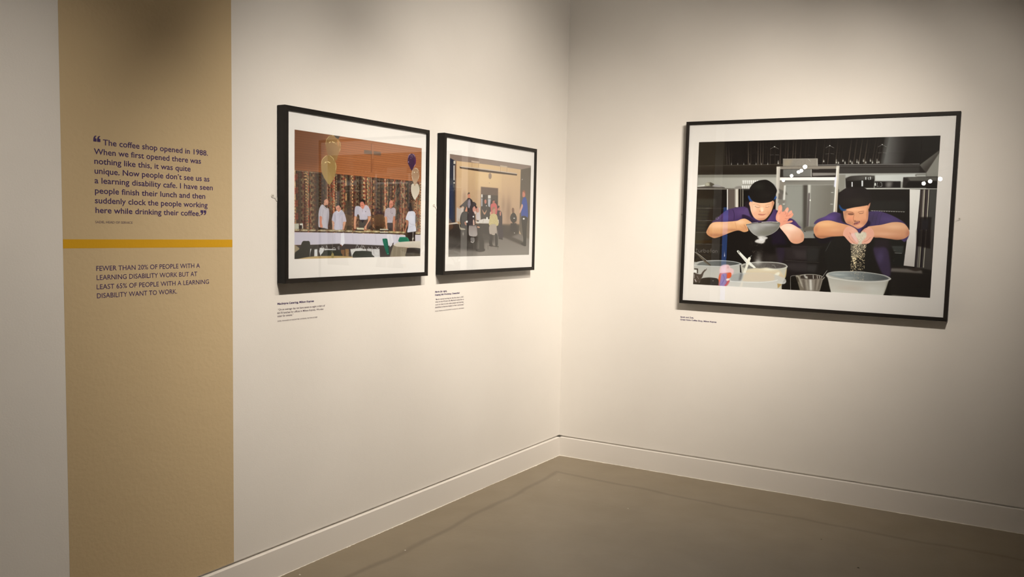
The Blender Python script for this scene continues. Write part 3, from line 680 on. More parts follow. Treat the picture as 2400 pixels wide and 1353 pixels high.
('P',[852.5,65,851.5,66,849.5,66.5,846.5,67,843.5,67,841,67,840.5,66,841,65,843.5,64.5,846.5,64,849.5,64,851.5,64.5],(141,112,151),1,1,1,0,0),
('P',[830,85.5,829.5,87,828.5,88.5,827,89,825,88.5,824,87.5,823.5,86,823.5,84.5,825,83,826.5,82.5,828.5,83,829.5,84],(198,182,224),1,1,1,0,0),
('B',[884,76,5,17],(116,32,108),.6,0),
('P',[853,155.5,859,127.5,880.5,113.5,907,117,921,142.5,915,170.5,895.5,194,882,208,865,187.5],(156,128,104),1,.8,1,0,0,(176,154,133),[429,149,431,232]),
('L',[855,152.5,863,127.5],(223,218,199),1,.5,.8,2.8,0),
('L',[880.5,115.5,902.5,117.5,912.5,129.5],(222,217,198),1,.5,.8,2.8,0),
('L',[919,151,912.5,171],(222,217,197),1,.5,.8,2.8,0),
('L',[856.5,160.5,864.5,179.5],(223,218,199),1,.5,.8,2.8,0),
('P',[883,138.5,882,139.5,880,140.5,877.5,141,875,141,873,140,872.5,139,873,137.5,875,136.5,877.5,136,880,136.5,882,137],(237,238,222),1,1,1,0,0),
('P',[906,135.5,905.5,136.5,904,137,902,137.5,900,137.5,898.5,137,898,136,898.5,135,900,134,902,133.5,904,133.5,905.5,134.5],(226,223,204),1,1,1,0,0),
('P',[850.5,230,856.5,204.5,874,201,882,211.5,891.5,200,909,199,923,223,919.5,251,898,277,885,287.5,867,273,853.5,249],(194,188,176),1,.8,1,0,0,(208,204,196),[431,230,432,306]),
('L',[853,229.5,859,207.5],(233,233,228),1,.5,.7,2.4,0),
('L',[920.5,217.5,919,245.5],(233,236,230),1,.5,.7,2.5,0),
('L',[886,287.5,887,289.5],(178,168,156),1,.5,1,3.5,0)]
ART_F2 = [('P',[-30,-14,942.5,-105.5,973,625.5,-16.5,609],(183,159,131),0,.6,1,0,0),
('P',[-7.5,-2,924.5,-5,925.5,27,786.5,37.5,395,33.5,54.5,37.5,-0.5,23.5],(130,114,107),0,.8,1,0,0,(140,127,123),[33,-151,907,-253]),
('P',[60,37,395,33.5,789.5,37,800.5,410.5,63,395.5],(199,173,139),0,.8,1,0,0,(166,141,121),[-177,82,-171,413]),
('P',[271.5,46.5,551,39,556,190,275.5,191],(213,190,149),0,40,.6,0,0),
('P',[-0.5,23.5,62.5,38,71,395.5,1.5,400.5],(21,27,49),0,.8,1,0,0,(34,40,58),[-177,63,-171,381]),
('P',[-3.5,179.5,41,177,45.5,376,-1.5,384],(24,40,78),0,6,.7,0,0),
('P',[41,38.5,60,37,60.5,55.5,41.5,57],(199,194,184),0,.6,1,0,0),
('P',[41.5,65,52,64,54,150,43.5,150.5],(213,212,211),0,.6,1,0,0),
('P',[53,60.5,63,60,71,395.5,60.5,395.5],(62,48,41),0,.6,1,0,0),
('P',[44,162.5,56.5,161.5,56.5,169.5,44,170.5],(206,204,195),0,.6,1,0,0),
('F','specks',[41,172,59,171,58,216,42,217],[40,'d8ccb0',1,2.5,.7,3]),
('P',[62.5,38,71.5,38,78,395.5,68.5,395.5],(140,111,89),0,1,1,0,0),
('P',[789.5,37,925,12,940.5,393,926.5,601.5,787,433.5],(84,77,68),0,1,1,0,0),
('P',[-3,410.5,80,398.5,590.5,408,786,403.5,785,456,922,493.5,920.5,601.5,-1,601.5],(85,81,79),0,1,1,0,0,(124,121,119),[-171,413,-167,594]),
('P',[-3,403.5,368,403.5,484.5,423,487,509,164,516.5,-1.5,483],(33,26,23),0,12,.9,0,0),
('P',[-1.5,483,384,509.5,373,559,-0.5,529.5],(56,53,51),0,14,.8,0,0),
('P',[-0.5,523,164.5,530,360,551.5,360.5,566,0,549.5],(43,39,39),0,8,.6,0,0),
('P',[536.5,400.5,785.5,395.5,780.5,456,675.5,479.5,539,480],(31,21,14),0,6,.9,0,0),
('P',[593,480,675,472,863.5,516.5,820,531.5],(41,32,28),0,4,.8,0,0),
('P',[104,66.5,308.5,66,745,67,742.5,79,309,81.5,104.5,77],(54,36,25),0,1,1,0,0),
('P',[108.5,65,308.5,61.5,747.5,64,745,70,308.5,68.5,109,70],(186,176,170),0,.8,1,0,0),
('P',[222.5,23.5,307.5,23,305,33,222.5,31.5],(198,183,174),0,1,1,0,0),
('P',[540,27,626.5,27.5,626.5,36,540.5,35.5],(185,172,159),0,1,1,0,0),
('L',[230,29.5,228.5,63.5],(141,119,101),0,.5,1,2.7,0),
('L',[300,23.5,298.5,58.5],(141,119,101),0,.5,1,2.8,0),
('L',[547,35,545.5,71],(138,115,95),0,.5,1,2.9,0),
('L',[621,29,619.5,65.5],(138,115,95),0,.5,1,3,0),
('P',[445.5,100.5,443.5,110.5,437,118,428.5,121,419.5,119,412.5,112.5,410,103,412,93.5,418.5,86,427,83,436,85,443,91.5],(139,122,112),1,1,1,0,0),
('L',[417.5,144,424,147.5],(138,117,104),1,.5,1,3.8,0),
('L',[803.5,103.5,815,97.5],(182,180,179),1,.5,1,5.2,0),
('P',[326.5,172.5,523.5,171.5,528,386,330,379.5],(138,113,95),0,1,1,0,0),
('P',[331.5,175,518.5,174.5,522.5,386,335,379.5],(87,70,61),0,1,1,0,0),
('P',[333,222.5,520,220.5,523,400.5,335,379.5],(19,12,12),0,1,1,0,0),
('P',[375.5,220.5,520,220.5,518.5,256.5,376.5,259],(56,50,45),0,2,1,0,0),
('P',[334,219.5,349,219,349.5,238.5,334.5,239],(207,210,210),0,.6,1,0,0),
('P',[333.5,243.5,348.5,242.5,350,291.5,335,292],(147,152,165),0,.6,1,0,0),
('P',[408.5,221,439,219.5,439.5,240,409,241.5],(206,208,208),0,.6,1,0,0),
('P',[409,244,440,244,433.5,295.5,410.5,289.5],(164,170,184),0,1,1,0,0),
('P',[80.5,308.5,159,309,161,387,80,392],(179,173,172),0,1,1,0,0),
('P',[80,392,161,387,156.5,406,82.5,406],(167,132,91),0,1,1,0,0),
('P',[-1,405,91.5,395,97.5,403,-0.5,413],(199,196,192),0,1,1,0,0),
('P',[-0.5,410,91.5,404.5,81,429,0,436.5],(46,32,25),0,2,1,0,0),
('B',[157,246,21,36],(131,104,86),.6,0),
('B',[649,317,30,91],(118,95,79),.6,0),
('B',[586,276,22,59],(128,106,90),.5,0),
('P',[188,228.5,196.5,217,207,215.5,214,227.5,216.5,247,210.5,257,197.5,256.5,190.5,243],(191,133,112),1,.8,1,0,0),
('P',[188,231,191.5,220,202.5,213,212.5,218.5,209.5,222.5,196.5,224.5],(77,64,58),1,.8,1,0,0),
('P',[179,258.5,193,248.5,219,250,243.5,268,254.5,322.5,180.5,332,147,299,115,311,101,307.5,140.5,282.5],(39,33,37),1,.8,1,0,0),
('P',[193,263.5,217,257,220.5,303,196.5,304],(136,132,148),1,1,1,.06,0),
('P',[98.5,307.5,117,303,115,312.5,101,314],(178,143,122),1,.6,1,0,0),
('P',[243.5,269.5,277.5,276.5,280.5,287,254,295],(52,40,37),1,1,1,0,0),
('P',[364.5,273.5,379.5,268,402,268.5,415.5,296,411.5,360,348,361.5,343,306],(23,21,26),1,.8,1,0,0),
('P',[369,259.5,378.5,248.5,391.5,255,392,270.5,377,275],(178,109,95),1,.6,1,0,0),
('P',[387.5,284.5,397.5,284,397.5,290,387.5,290],(213,216,218),0,.6,1,0,0),
('P',[346.5,309,372.5,329.5,397,311,391.5,329,374,343.5,356,330],(171,129,107),1,1,1,0,0),
('P',[441,281,460,269.5,490,266.5,513,285.5,510.5,336,455.5,337.5,442,309.5],(185,84,88),1,.8,1,0,0),
('P',[458.5,259,468.5,247,484,251,484.5,266.5,466.5,271.5],(163,98,83),1,.6,1,0,0),
('P',[456,262.5,459.5,248.5,478.5,244,487,250.5,468.5,253],(35,2,2),1,.6,1,0,0),
('P',[519.5,292.5,530,281.5,546,291.5,547,309.5,527,321],(173,109,95),1,.6,1,0,0),
('P',[517.5,301,524.5,283.5,540.5,283,538,292],(18,1,1),1,.6,1,0,0),
('P',[514,325,547,313,574.5,334,580,414,593,480,539,480,523.5,408],(30,18,36),1,.8,1,0,0),
('P',[544.5,320.5,560.5,320,561.5,342,548,343.5],(174,120,106),1,.6,1,0,0),
('L',[539.5,487.5,588,493],(0,0,0),1,.5,1,8.9,0),
('P',[688.5,301,699.5,289.5,716.5,296,717.5,321,698,327],(106,78,62),1,.6,1,0,0),
('P',[671,353.5,691,327,726,324,752.5,351.5,745,381.5,721.5,397,688.5,382.5],(9,5,5),1,.8,1,0,0),
('P',[711.5,354,730,353.5,730,359.5,711.5,360],(207,211,215),0,.6,1,0,0),
('P',[683,375.5,714,391,745,375.5,728.5,397,707.5,398.5],(156,118,101),1,.6,1,0,0),
('P',[679,390.5,749.5,389,761.5,441.5,674,442.5],(9,1,1),0,1,1,0,0),
('L',[727.5,449,728,456.5],(193,197,200),1,.5,1,6.2,0),
('P',[816,206.5,820.5,176,844,172,853.5,197,845.5,212.5,825,215],(188,120,103),1,.6,1,0,0),
('P',[818,180.5,832,169.5,853,179,853.5,197,841.5,184],(134,79,56),1,.6,1,0,0),
('P',[817,236.5,845.5,214,869.5,226.5,886.5,279.5,889.5,349.5,812.5,344,810.5,282],(12,62,151),1,.8,1,.01,0),
('P',[812.5,261,827.5,274,808,304.5,791.5,322,782.5,314.5,798.5,282.5],(192,150,139),1,.8,1,0,0),
('P',[812.5,344,886.5,349.5,881,401.5,878,509,873,539.5,820,530,812,516.5,841,509,822.5,418],(0,0,0),1,.8,1,0,0),
('P',[829,352.5,851,352,851.5,362.5,829.5,363],(219,223,226),0,.6,1,0,0),
('P',[157,326,166,305,184.5,303,188,331.5,174,340.5],(190,123,92),1,.6,1,0,0),
('P',[150,326,156.5,307,177.5,300.5,173,313,159.5,332.5],(18,11,12),1,.6,1,0,0),
('P',[116.5,374.5,130.5,340,159.5,329,195,335,202,372.5,197,420.5,162,427.5,126.5,408],(19,16,19),1,.8,1,0,0),
('P',[175,385,198.5,382.5,199,394,177.5,396],(220,224,227),0,.6,1,0,0),
('P',[161,393.5,175,390,182.5,410.5,168.5,408.5],(157,106,89),1,.6,1,0,0),
('P',[102.5,374.5,112,382.5,117.5,421.5,162,431,171.5,437.5,125,438.5,109.5,421.5],(153,148,135),1,.8,1,0,0),
('L',[115.5,442,100,513],(53,48,49),0,.5,1,2.7,0),
('L',[144.5,438,164,509.5],(53,48,49),0,.5,1,2.7,0),
('L',[199.5,516.5,195,564.5],(32,29,28),0,.5,1,2.7,0),
('B',[149,462,7,11],(164,163,161),.8,0),
('P',[196.5,399.5,197.5,345,212,303.5,235.5,275,265.5,270.5,280.5,294,273,329,272,419,215,420],(54,47,54),1,.8,1,0,0),
('P',[244.5,306,266,294.5,283.5,301,284,318.5,264.5,329.5,248.5,326.5],(193,141,132),1,.6,1,0,0),
('P',[268.5,294.5,290.5,297,301,314,289,328.5,281,311.5],(26,15,16),1,.6,1,0,0),
('P',[259.5,326,279,325.5,281.5,332,270,343],(211,194,194),1,.6,1,0,0),
('P',[246,353.5,260.5,353,260.5,362,246,362],(230,236,242),0,.6,1,0,0),
('P',[285.5,332,315,300,324,341.5,329.5,372.5,286.5,373.5],(184,180,188),1,1,1,0,0),
('P',[283.5,308,303,300.5,313.5,324,294,332],(183,134,123),1,.6,1,0,0),
('P',[250,378,263.5,381,267,412,252.5,412.5],(203,174,164),1,1,1,0,0),
('P',[274.5,384.5,367,368,535.5,370,539,393,431.5,398.5,287,396.5],(198,197,197),0,.8,1,0,0),
('P',[394.5,357.5,410,357.5,410.5,373,395,373],(229,232,234),0,.6,1,0,0),
('L',[367,372,355.5,393],(154,152,150),0,.5,1,3.8,0),
('P',[293,378.5,317.5,380,311.5,387,287,385.5],(53,47,49),0,.6,1,0,0),
('P',[312,399,536.5,396.5,524.5,436.5,434.5,495,315,502.5],(9,1,1),0,3,1,0,0),
('P',[318,404.5,365.5,400,375.5,562.5,323,569],(18,11,9),0,1,1,0,0),
('P',[285.5,558,372.5,552,383,566,323,572.5],(26,21,20),1,2,1,0,0),
('P',[296.5,415,326,419.5,319,425.5,300,424],(194,153,133),1,.6,1,0,0),
('P',[207,427,215,410.5,263,409,287.5,410.5,294.5,439.5,298,467.5,277,478,222.5,475,208,461.5],(144,138,139),1,.8,1,0,0,(164,160,163),[-171,420,-170,478]),
('L',[215,411.5,281.5,412],(85,79,82),0,.5,1,4.5,0),
('L',[286.5,412,299.5,439.5,303,471],(85,83,88),1,.5,1,3.7,0),
('P',[229,485,271.5,488.5,264.5,509.5,235.5,513],(115,113,115),1,1,1,.06,0),
('L',[229.5,509.5,254,515,269.5,502.5],(194,195,199),1,.5,1,3.6,0),
('P',[460.5,319.5,467.5,296,488,293.5,496.5,315,492,333,468.5,335],(171,129,110),1,.6,1,0,0),
('P',[455,316,461,296,480,290.5,493.5,300.5,474,305],(137,107,86),1,.6,1,0,0),
('P',[430.5,366.5,436.5,345,468.5,333.5,508,339.5,524.5,364.5,528.5,407.5,432,409.5],(184,174,128),1,.8,1,.05,0),
('P',[434.5,325.5,450,322,450.5,339,435,341.5],(192,150,133),1,.6,1,0,0),
('P',[429.5,413,457.5,400.5,503.5,402.5,516,429.5,514.5,458.5,486,468,440,463,429,441.5],(161,153,147),1,.8,1,0,0),
('P',[431.5,470,466.5,469.5,464,516.5,475,538,436,530.5],(9,1,1),1,2,1,0,0),
('P',[496,462.5,523,469.5,527.5,531,504,538],(0,0,0),1,1,1,0,0),
('L',[429.5,534,541,542],(18,6,1),0,.5,1,4.8,0),
('L',[528,465.5,533.5,560],(43,38,38),0,.5,1,2.9,0),
('L',[416.5,530.5,421,559],(43,38,38),0,.5,1,2.9,0),
('P',[357.5,460,434,473.5,428.5,509,371,502],(67,63,61),1,4,.6,0,0)]
ART_F3 = [('P',[-46,-38,1190,-6,1237.5,768.5,-6,854.5],(19,15,10),0,.6,1,0,0),
('P',[-6,-5,171.5,-4,159.5,132.5,-4.5,131],(39,34,27),0,3,1,0,0),
('F','flutes',[144,-4,940,0,925,131,155,130],[62,'140f0d','6d645b',5]),
('P',[940.5,0,1058,.5,1021,136.5,925,132.5],(100,102,104),0,5,1,0,0,(29,25,24),[948,61,1032,63]),
('P',[935,.5,953.5,1,933.5,132.5,922.5,132.5],(64,64,64),0,2,.7,0,0),
('P',[1058,.5,1178,0,1180.5,73,1096,137.5,1021,136.5],(21,17,15),0,3,1,0,0),
('P',[-2,130,454,127,456.5,177,0,175.5],(46,39,32),0,1,1,0,0,(30,24,18),[-136,129,-134,175]),
('P',[454,127,1096,137.5,1126.5,174.5,456.5,177],(61,59,58),0,1,1,0,0,(33,29,27),[-136,127,-134,175]),
('P',[723.5,145,1096.5,144,1098,172,725,178],(79,79,78),0,4,.5,0,0),
('L',[0,128.5,454,125],(63,58,51),0,.5,1,3.7,0),
('L',[628,131,1096,132.5],(112,112,114),0,.5,1,4.2,0),
('L',[628.5,139.5,1096.5,140.5],(129,129,131),0,.5,.7,2.5,0),
('P',[1096,137.5,1177.5,69,1179,97,1126.5,176],(102,103,100),0,1,1,0,0,(64,60,58),[1096,137,1120,160]),
('P',[1126.5,174.5,1182,74.5,1186.5,192,1127.5,192],(143,145,142),0,1,1,0,0),
('P',[712.5,124,713.5,105,717,105,719.5,124],(159,161,159),1,1,.75,0,0),
('P',[714.5,117.5,717,117.5,717.5,123.5,714.5,123.5],(241,248,247),0,.6,.8,0,0),
('P',[722.5,126,723.5,115.5,727,115.5,729.5,126],(159,161,159),1,1,.75,0,0),
('P',[724.5,119.5,727,119.5,727.5,125,724.5,125],(241,248,248),0,.6,.8,0,0),
('P',[743,116.5,744.5,104.5,748,104.5,750,116.5],(160,161,160),1,1,.75,0,0),
('P',[745,110,748,110,748,115.5,745.5,115.5],(242,249,249),0,.6,.8,0,0),
('P',[753.5,127,754.5,113.5,758,113.5,760.5,127],(160,162,160),1,1,.75,0,0),
('P',[755.5,120.5,758,120.5,758.5,126,755.5,126],(242,249,249),0,.6,.8,0,0),
('P',[778,120,779.5,108,783,108,785,120],(160,162,160),1,1,.75,0,0),
('P',[780,113.5,783,113.5,783,119,780.5,119],(243,250,250),0,.6,.8,0,0),
('P',[786.5,128,787.5,114.5,791,114.5,793.5,128],(160,162,161),1,1,.75,0,0),
('P',[788.5,121.5,791,121.5,791.5,127.5,788.5,127.5],(243,250,250),0,.6,.8,0,0),
('P',[809,123,810,107,813.5,107,816,123],(161,163,161),1,1,.75,0,0),
('P',[811,116.5,813.5,116.5,814,122.5,811.5,122.5],(244,251,251),0,.6,.8,0,0),
('P',[817,126.5,818,114,821.5,114,824,127],(161,163,161),1,1,.75,0,0),
('P',[819,120.5,821.5,120.5,822,126,819,126],(244,251,251),0,.6,.8,0,0),
('P',[839.5,118,840.5,104.5,844,104.5,846,118.5],(161,163,162),1,1,.75,0,0),
('P',[841,112,844,112,844,117.5,841.5,117.5],(244,252,252),0,.6,.8,0,0),
('P',[850,126,851,114.5,854.5,114.5,857,126.5],(162,164,162),1,1,.75,0,0),
('P',[852,120,854.5,120,855,125.5,852,125.5],(245,252,253),0,.6,.8,0,0),
('P',[871.5,117.5,872.5,105,876,105,878,118],(162,164,163),1,1,.75,0,0),
('P',[873.5,111.5,876,111.5,876.5,117,873.5,117],(245,253,253),0,.6,.8,0,0),
('P',[881.5,126.5,882.5,114,886,114,888,126.5],(162,164,163),1,1,.75,0,0),
('P',[883,120,886,120,886,126,883.5,126],(246,253,254),0,.6,.8,0,0),
('P',[902,126,902.5,106,906,106.5,908.5,126],(163,165,164),1,1,.75,0,0),
('P',[904,119.5,906.5,119.5,907,125,904,125],(246,254,254),0,.6,.8,0,0),
('P',[910,125,911.5,115,915,115,917,125.5],(163,165,164),1,1,.75,0,0),
('P',[912,119,914.5,119,915,124.5,912.5,124.5],(246,254,254),0,.6,.8,0,0),
('P',[425.5,123.5,426.5,107,430.5,107,433,123.5],(154,154,152),1,1,.75,0,0),
('P',[427.5,117,430.5,117,430.5,122.5,428,122.5],(233,238,237),0,.6,.8,0,0),
('P',[651,117.5,652.5,105.5,656,105.5,658,117.5],(158,159,157),1,1,.75,0,0),
('P',[653,111,656,111,656,116.5,653.5,116.5],(239,246,245),0,.6,.8,0,0),
('P',[181.5,125,182.5,113,185.5,113,187.5,125],(120,119,119),1,1,.6,0,0),
('P',[183,118.5,185,118.5,185.5,124,183.5,124],(211,214,217),0,.6,.7,0,0),
('P',[215.5,125,216.5,113.5,219,113.5,221.5,125],(120,120,119),1,1,.6,0,0),
('P',[217,118.5,219,118.5,219.5,124.5,217.5,124.5],(212,215,218),0,.6,.7,0,0),
('P',[247.5,125.5,248.5,113.5,251,113.5,253.5,125.5],(121,120,120),1,1,.6,0,0),
('P',[249,119,251,119,251.5,125,249.5,125],(213,216,219),0,.6,.7,0,0),
('P',[279,125.5,280,114,283,114,285,126],(121,121,121),1,1,.6,0,0),
('P',[280.5,119,282.5,119,283,125,281,125],(214,217,220),0,.6,.7,0,0),
('P',[312,126,313.5,114.5,316,114.5,318,126],(121,121,121),1,1,.6,0,0),
('P',[314,119.5,316,119.5,316,125.5,314,125.5],(215,218,221),0,.6,.7,0,0),
('P',[340,126,341.5,114.5,344,114.5,346,126.5],(122,122,122),1,1,.6,0,0),
('P',[342,120,344,120,344,125.5,342,125.5],(215,218,222),0,.6,.7,0,0),
('P',[373,126.5,374,115,376.5,115,379,126.5],(122,122,122),1,1,.6,0,0),
('P',[374.5,120,376.5,120,377,126,375,126],(216,219,223),0,.6,.7,0,0),
('L',[408,36,415.5,40.5,428,47.5],(154,154,154),1,.5,.8,1.7,0),
('L',[412,76.5,431,78],(133,132,133),1,.5,.7,1.7,0),
('L',[403.5,35.5,397,40,384.5,46.5],(154,154,153),1,.5,.8,1.7,0),
('L',[403.5,76,385,77.5],(133,132,132),1,.5,.7,1.7,0),
('P',[408.5,35.5,408,36.5,407,37.5,406,38,404.5,37.5,403.5,36.5,403.5,35.5,403.5,34,404.5,33,405.5,33,407,33,408,34],(222,226,229),1,.6,1,0,0),
('L',[682,37,688.5,41.5,701,48],(159,160,161),1,.5,.8,1.6,0),
('L',[686,76,703.5,78],(137,137,139),1,.5,.7,1.6,0),
('L',[678,37,671.5,41,660,47.5],(158,160,160),1,.5,.8,1.6,0),
('L',[678,76,660.5,77.5],(137,137,138),1,.5,.7,1.6,0),
('P',[682,36.5,682,38,681,38.5,680,39,678.5,38.5,678,37.5,677.5,36.5,677.5,35.5,678.5,34.5,679.5,34,681,34.5,682,35.5],(228,234,239),1,.6,1,0,0),
('L',[926.5,38,933,42.5,944.5,48.5],(163,166,167),1,.5,.8,1.5,0),
('L',[930.5,76,947,78],(141,142,144),1,.5,.7,1.5,0),
('L',[922.5,37.5,916.5,42,905.5,48],(163,165,167),1,.5,.8,1.5,0),
('L',[923,76,906,77],(141,142,144),1,.5,.7,1.5,0),
('P',[926.5,37.5,926.5,38.5,925.5,39.5,924.5,39.5,923.5,39.5,922.5,38.5,922,37.5,922.5,36,923,35.5,924.5,35,925.5,35.5,926.5,36.5],(235,242,248),1,.6,1,0,0),
('L',[929,16.5,935,24.5,928.5,79],(64,63,64),1,.5,.6,1.5,0),
('P',[2,175.5,426.5,177,430,250,2.5,246.5],(151,154,151),0,1,1,0,0,(169,172,170),[-15,-209,403,-190]),
('P',[729,174.5,1126.5,174.5,1131,250,733,252],(164,169,170),0,1,1,0,0),
('P',[900.5,183.5,1083.5,179,1093.5,216,1025.5,216,902,210],(205,213,217),0,2,1,0,0),
('P',[0,175.5,426.5,177,427,191,1,190],(95,96,91),0,3,.6,0,0),
('P',[-0.5,253.5,168.5,252.5,183.5,561,13.5,567.5],(12,6,3),0,.6,1,0,0),
('P',[3.5,303.5,106,302.5,115,564,1,568],(42,43,39),0,4,.8,0,0),
('P',[76.5,348.5,147.5,323,158.5,562,45.5,566.5],(18,11,8),0,4,.9,0,0),
('L',[1,354,99,353.5,161,353.5],(110,109,108),0,.5,.75,1.9,0),
('L',[55,352.5,86.5,352.5],(159,158,158),0,.5,.5,1.5,0),
('L',[4,420,102,418.5,164,418],(111,109,108),0,.5,.75,1.9,0),
('L',[58,418,89.5,418],(159,158,158),0,.5,.5,1.6,0),
('L',[6.5,484,105,482,167,480.5],(111,110,108),0,.5,.75,1.9,0),
('L',[60.5,482,92.5,481.5],(159,159,158),0,.5,.5,1.6,0),
('L',[9.5,547,107.5,544.5,170,545.5],(111,110,108),0,.5,.75,1.9,0),
('L',[63.5,544.5,95,544],(159,159,158),0,.5,.5,1.6,0),
('P',[0.5,246,78,236,118,231,153,243,156,246.5,1,251.5],(119,118,117),0,1,1,0,0),
('L',[-0.5,251.5,156.5,251.5,287,249.5],(150,149,145),0,.5,1,3.1,0),
('P',[0.5,241.5,71.5,235,153,243,156,246,62.5,245.5,1,246.5],(63,59,57),0,1,1,0,0),
('P',[2,234,46,228.5,41.5,236,5,237.5],(208,213,213),0,1,1,0,0),
('P',[49.5,220,61,216,77,217,97,227.5,81,236,51,234,46,227.5],(125,125,113),1,1,1,0,0),
('P',[72,217,77,216.5,97,227.5,82.5,236,74.5,234],(66,64,58),1,1,1,0,0),
('P',[68.5,226,67.5,230.5,63.5,233.5,58.5,234.5,53,233.5,49,230.5,47,226,48.5,222,52,219,57.5,218,63,219,67,222],(169,170,159),1,1,1,0,0),
('P',[87.5,237,102.5,226,124.5,232.5,131,240],(149,151,156),1,1,1,0,0),
('P',[166.5,252.5,172,252.5,177,365,171.5,365],(234,238,242),0,.6,1,0,0),
('P',[172,252.5,210,252.5,215.5,364,177,365],(90,82,78),0,1,1,0,0),
('P',[209,250.5,228,248.5,232,346,213.5,346],(171,170,166),0,1,1,0,0),
('P',[217.5,249.5,222.5,249.5,227,346,222,346],(224,226,226),0,.6,1,0,0),
('P',[225,249.5,227.5,249.5,232,346,229.5,346],(191,187,175),0,.6,1,0,0),
('P',[229,250,238.5,250,243,346,234,346],(28,21,18),0,.6,1,0,0),
('P',[238.5,250,242,250,246.5,345.5,243,346],(119,116,107),0,.6,1,0,0),
('P',[242.5,250,250,250,254.5,345.5,247,345.5],(18,12,10),0,.6,1,0,0),
('P',[250,250,253.5,250,258,345.5,254.5,345.5],(166,164,156),0,.6,1,0,0),
('P',[254,250,296,250,301,351,259,351.5],(12,8,6),0,.6,1,0,0),
('P',[206.5,245,217,237.5,238,235.5,249,244.5,248,248.5,208.5,251],(131,131,129),1,2,1,0,0),
('P',[247.5,205.5,257.5,205.5,257.5,220.5,254.5,227,250.5,223.5],(230,236,240),0,1,1,0,0,(178,181,183),[252,156,256,156]),
('P',[258,205.5,268.5,205.5,268,220.5,265,227,261.5,223.5],(230,236,240),0,1,1,0,0,(178,182,183),[262,156,267,156]),
('P',[269,205.5,279,205.5,279,220.5,276,227,272.5,223.5],(230,236,240),0,1,1,0,0,(178,182,183),[273,156,277,156]),
('P',[280,205.5,290,205.5,290,220.5,287,227,283,223.5],(230,236,241),0,1,1,0,0,(178,182,184),[284,156,288,156]),
('P',[290.5,205.5,301,205.5,300.5,220.5,297.5,227,294,223.5],(231,237,241),0,1,1,0,0,(179,182,184),[295,156,299,156]),
('P',[301.5,205.5,311.5,205.5,311.5,220.5,308.5,227,304.5,223.5],(231,237,241),0,1,1,0,0,(179,183,184),[306,156,310,156]),
('P',[312,205.5,322,205.5,322,220.5,319,227,315.5,223.5],(231,237,242),0,1,1,0,0,(179,183,184),[316,156,320,156]),
('P',[323,205.5,333,205.5,333,220.5,330,227,326,223.5],(231,238,242),0,1,1,0,0,(179,183,185),[327,156,331,156]),
('L',[248.5,227,323.5,227.5],(98,97,95),0,.5,.7,2.1,0),
('P',[245.5,233.5,256,233.5,255.5,248.5,252.5,255,249,251.5],(230,236,240),0,1,1,0,0,(178,181,183),[249,156,253,156]),
('P',[256.5,233.5,267,233.5,266.5,248,263.5,254.5,260,251],(230,236,240),0,1,1,0,0,(178,182,183),[259,156,264,156]),
('P',[267.5,233.5,277.5,233.5,277.5,248,274.5,254.5,270.5,251],(230,236,240),0,1,1,0,0,(178,182,183),[270,156,274,156]),
('P',[278,233.5,288.5,233.5,288,248,285,254.5,281.5,251],(230,236,241),0,1,1,0,0,(178,182,184),[281,156,285,156]),
('P',[289,233.5,299,233.5,299,248,296,254.5,292,251],(231,237,241),0,1,1,0,0,(179,182,184),[292,156,296,156]),
('P',[300,233.5,310,233.5,309.5,248,307,254.5,303,251],(231,237,241),0,1,1,0,0,(179,183,184),[303,156,307,156]),
('P',[310.5,233.5,320.5,233.5,320.5,248,317.5,254.5,314,251],(231,237,242),0,1,1,0,0,(179,183,184),[313,156,317,156]),
('L',[246.5,255,321.5,255],(98,97,95),0,.5,.7,2.1,0),
('P',[246.5,250,308,250,308,252,246.5,252.5],(23,18,15),0,.6,1,0,0),
('P',[168.5,491,172,490.5,172.5,607,167.5,607.5],(225,232,252),0,.8,1,0,0),
('P',[167.5,491.5,172.5,491,173,561.5,168,561.5],(225,232,252),0,.8,1,0,0),
('P',[440.5,142.5,723,144.5,726.5,497.5,438,507],(123,126,124),0,1,1,.01,0),
('P',[472,232,564.5,229.5,570,419.5,482,422],(147,152,151),0,8,.7,0,0),
('P',[596.5,229.5,708,229,714,416,608,443.5],(141,143,140),0,8,.7,0,0,(109,107,102),[585,9,696,11]),
('P',[559,209,582,209,588.5,460.5,570.5,461],(71,68,65),0,4,1,0,0),
('P',[582.5,209,596.5,209,599.5,303.5,600,443.5,592,444,587,303.5],(195,199,199),0,1.5,1,0,0),
('P',[587.5,270.5,595.5,270.5,598,439.5,587.5,440],(87,81,85),0,2,1,0,0),
('P',[601,306.5,601,309,600,310.5,598.5,311.5,597,310.5,596,309,595.5,307,595.5,304.5,596.5,303,598,302.5,599.5,303,600.5,304.5],(247,255,255),1,.6,1,0,0),
('P',[436.5,148.5,723,150.5,725.5,193,439,192.5],(39,35,33),0,.6,1,0,0),
('P',[455.5,151.5,596.5,151.5,598.5,188.5,457.5,188.5],(99,102,102),0,1,1,0,0,(116,118,118),[448,6,589,9]),
('P',[594,152.5,598,152.5,600,189.5,596,189.5],(176,178,177),0,.6,1,0,0),
('P',[601.5,169.5,714.5,171,715,182.5,604.5,185.5],(135,134,133),0,1,1,0,0),
('L',[604.5,152.5,634.5,152],(115,113,112),0,.5,1,1.6,0),
('P',[451.5,97.5,624,99.5,627,136.5,453.5,135],(132,130,126),0,1,1,.012,0,(144,141,136),[454,6,617,9]),
('P',[457,101,500.5,101.5,485.5,134.5,459,134],(163,152,132),0,6,.5,0,1),
('L',[451.5,98.5,624,99.5],(166,166,160),0,.5,1,2.1,0),
('P',[621,100.5,624.5,100.5,626.5,136.5,623,136.5],(177,177,174),0,.6,1,0,0),
('L',[577.5,99,590.5,113],(186,187,184),0,.5,1,1.6,0),
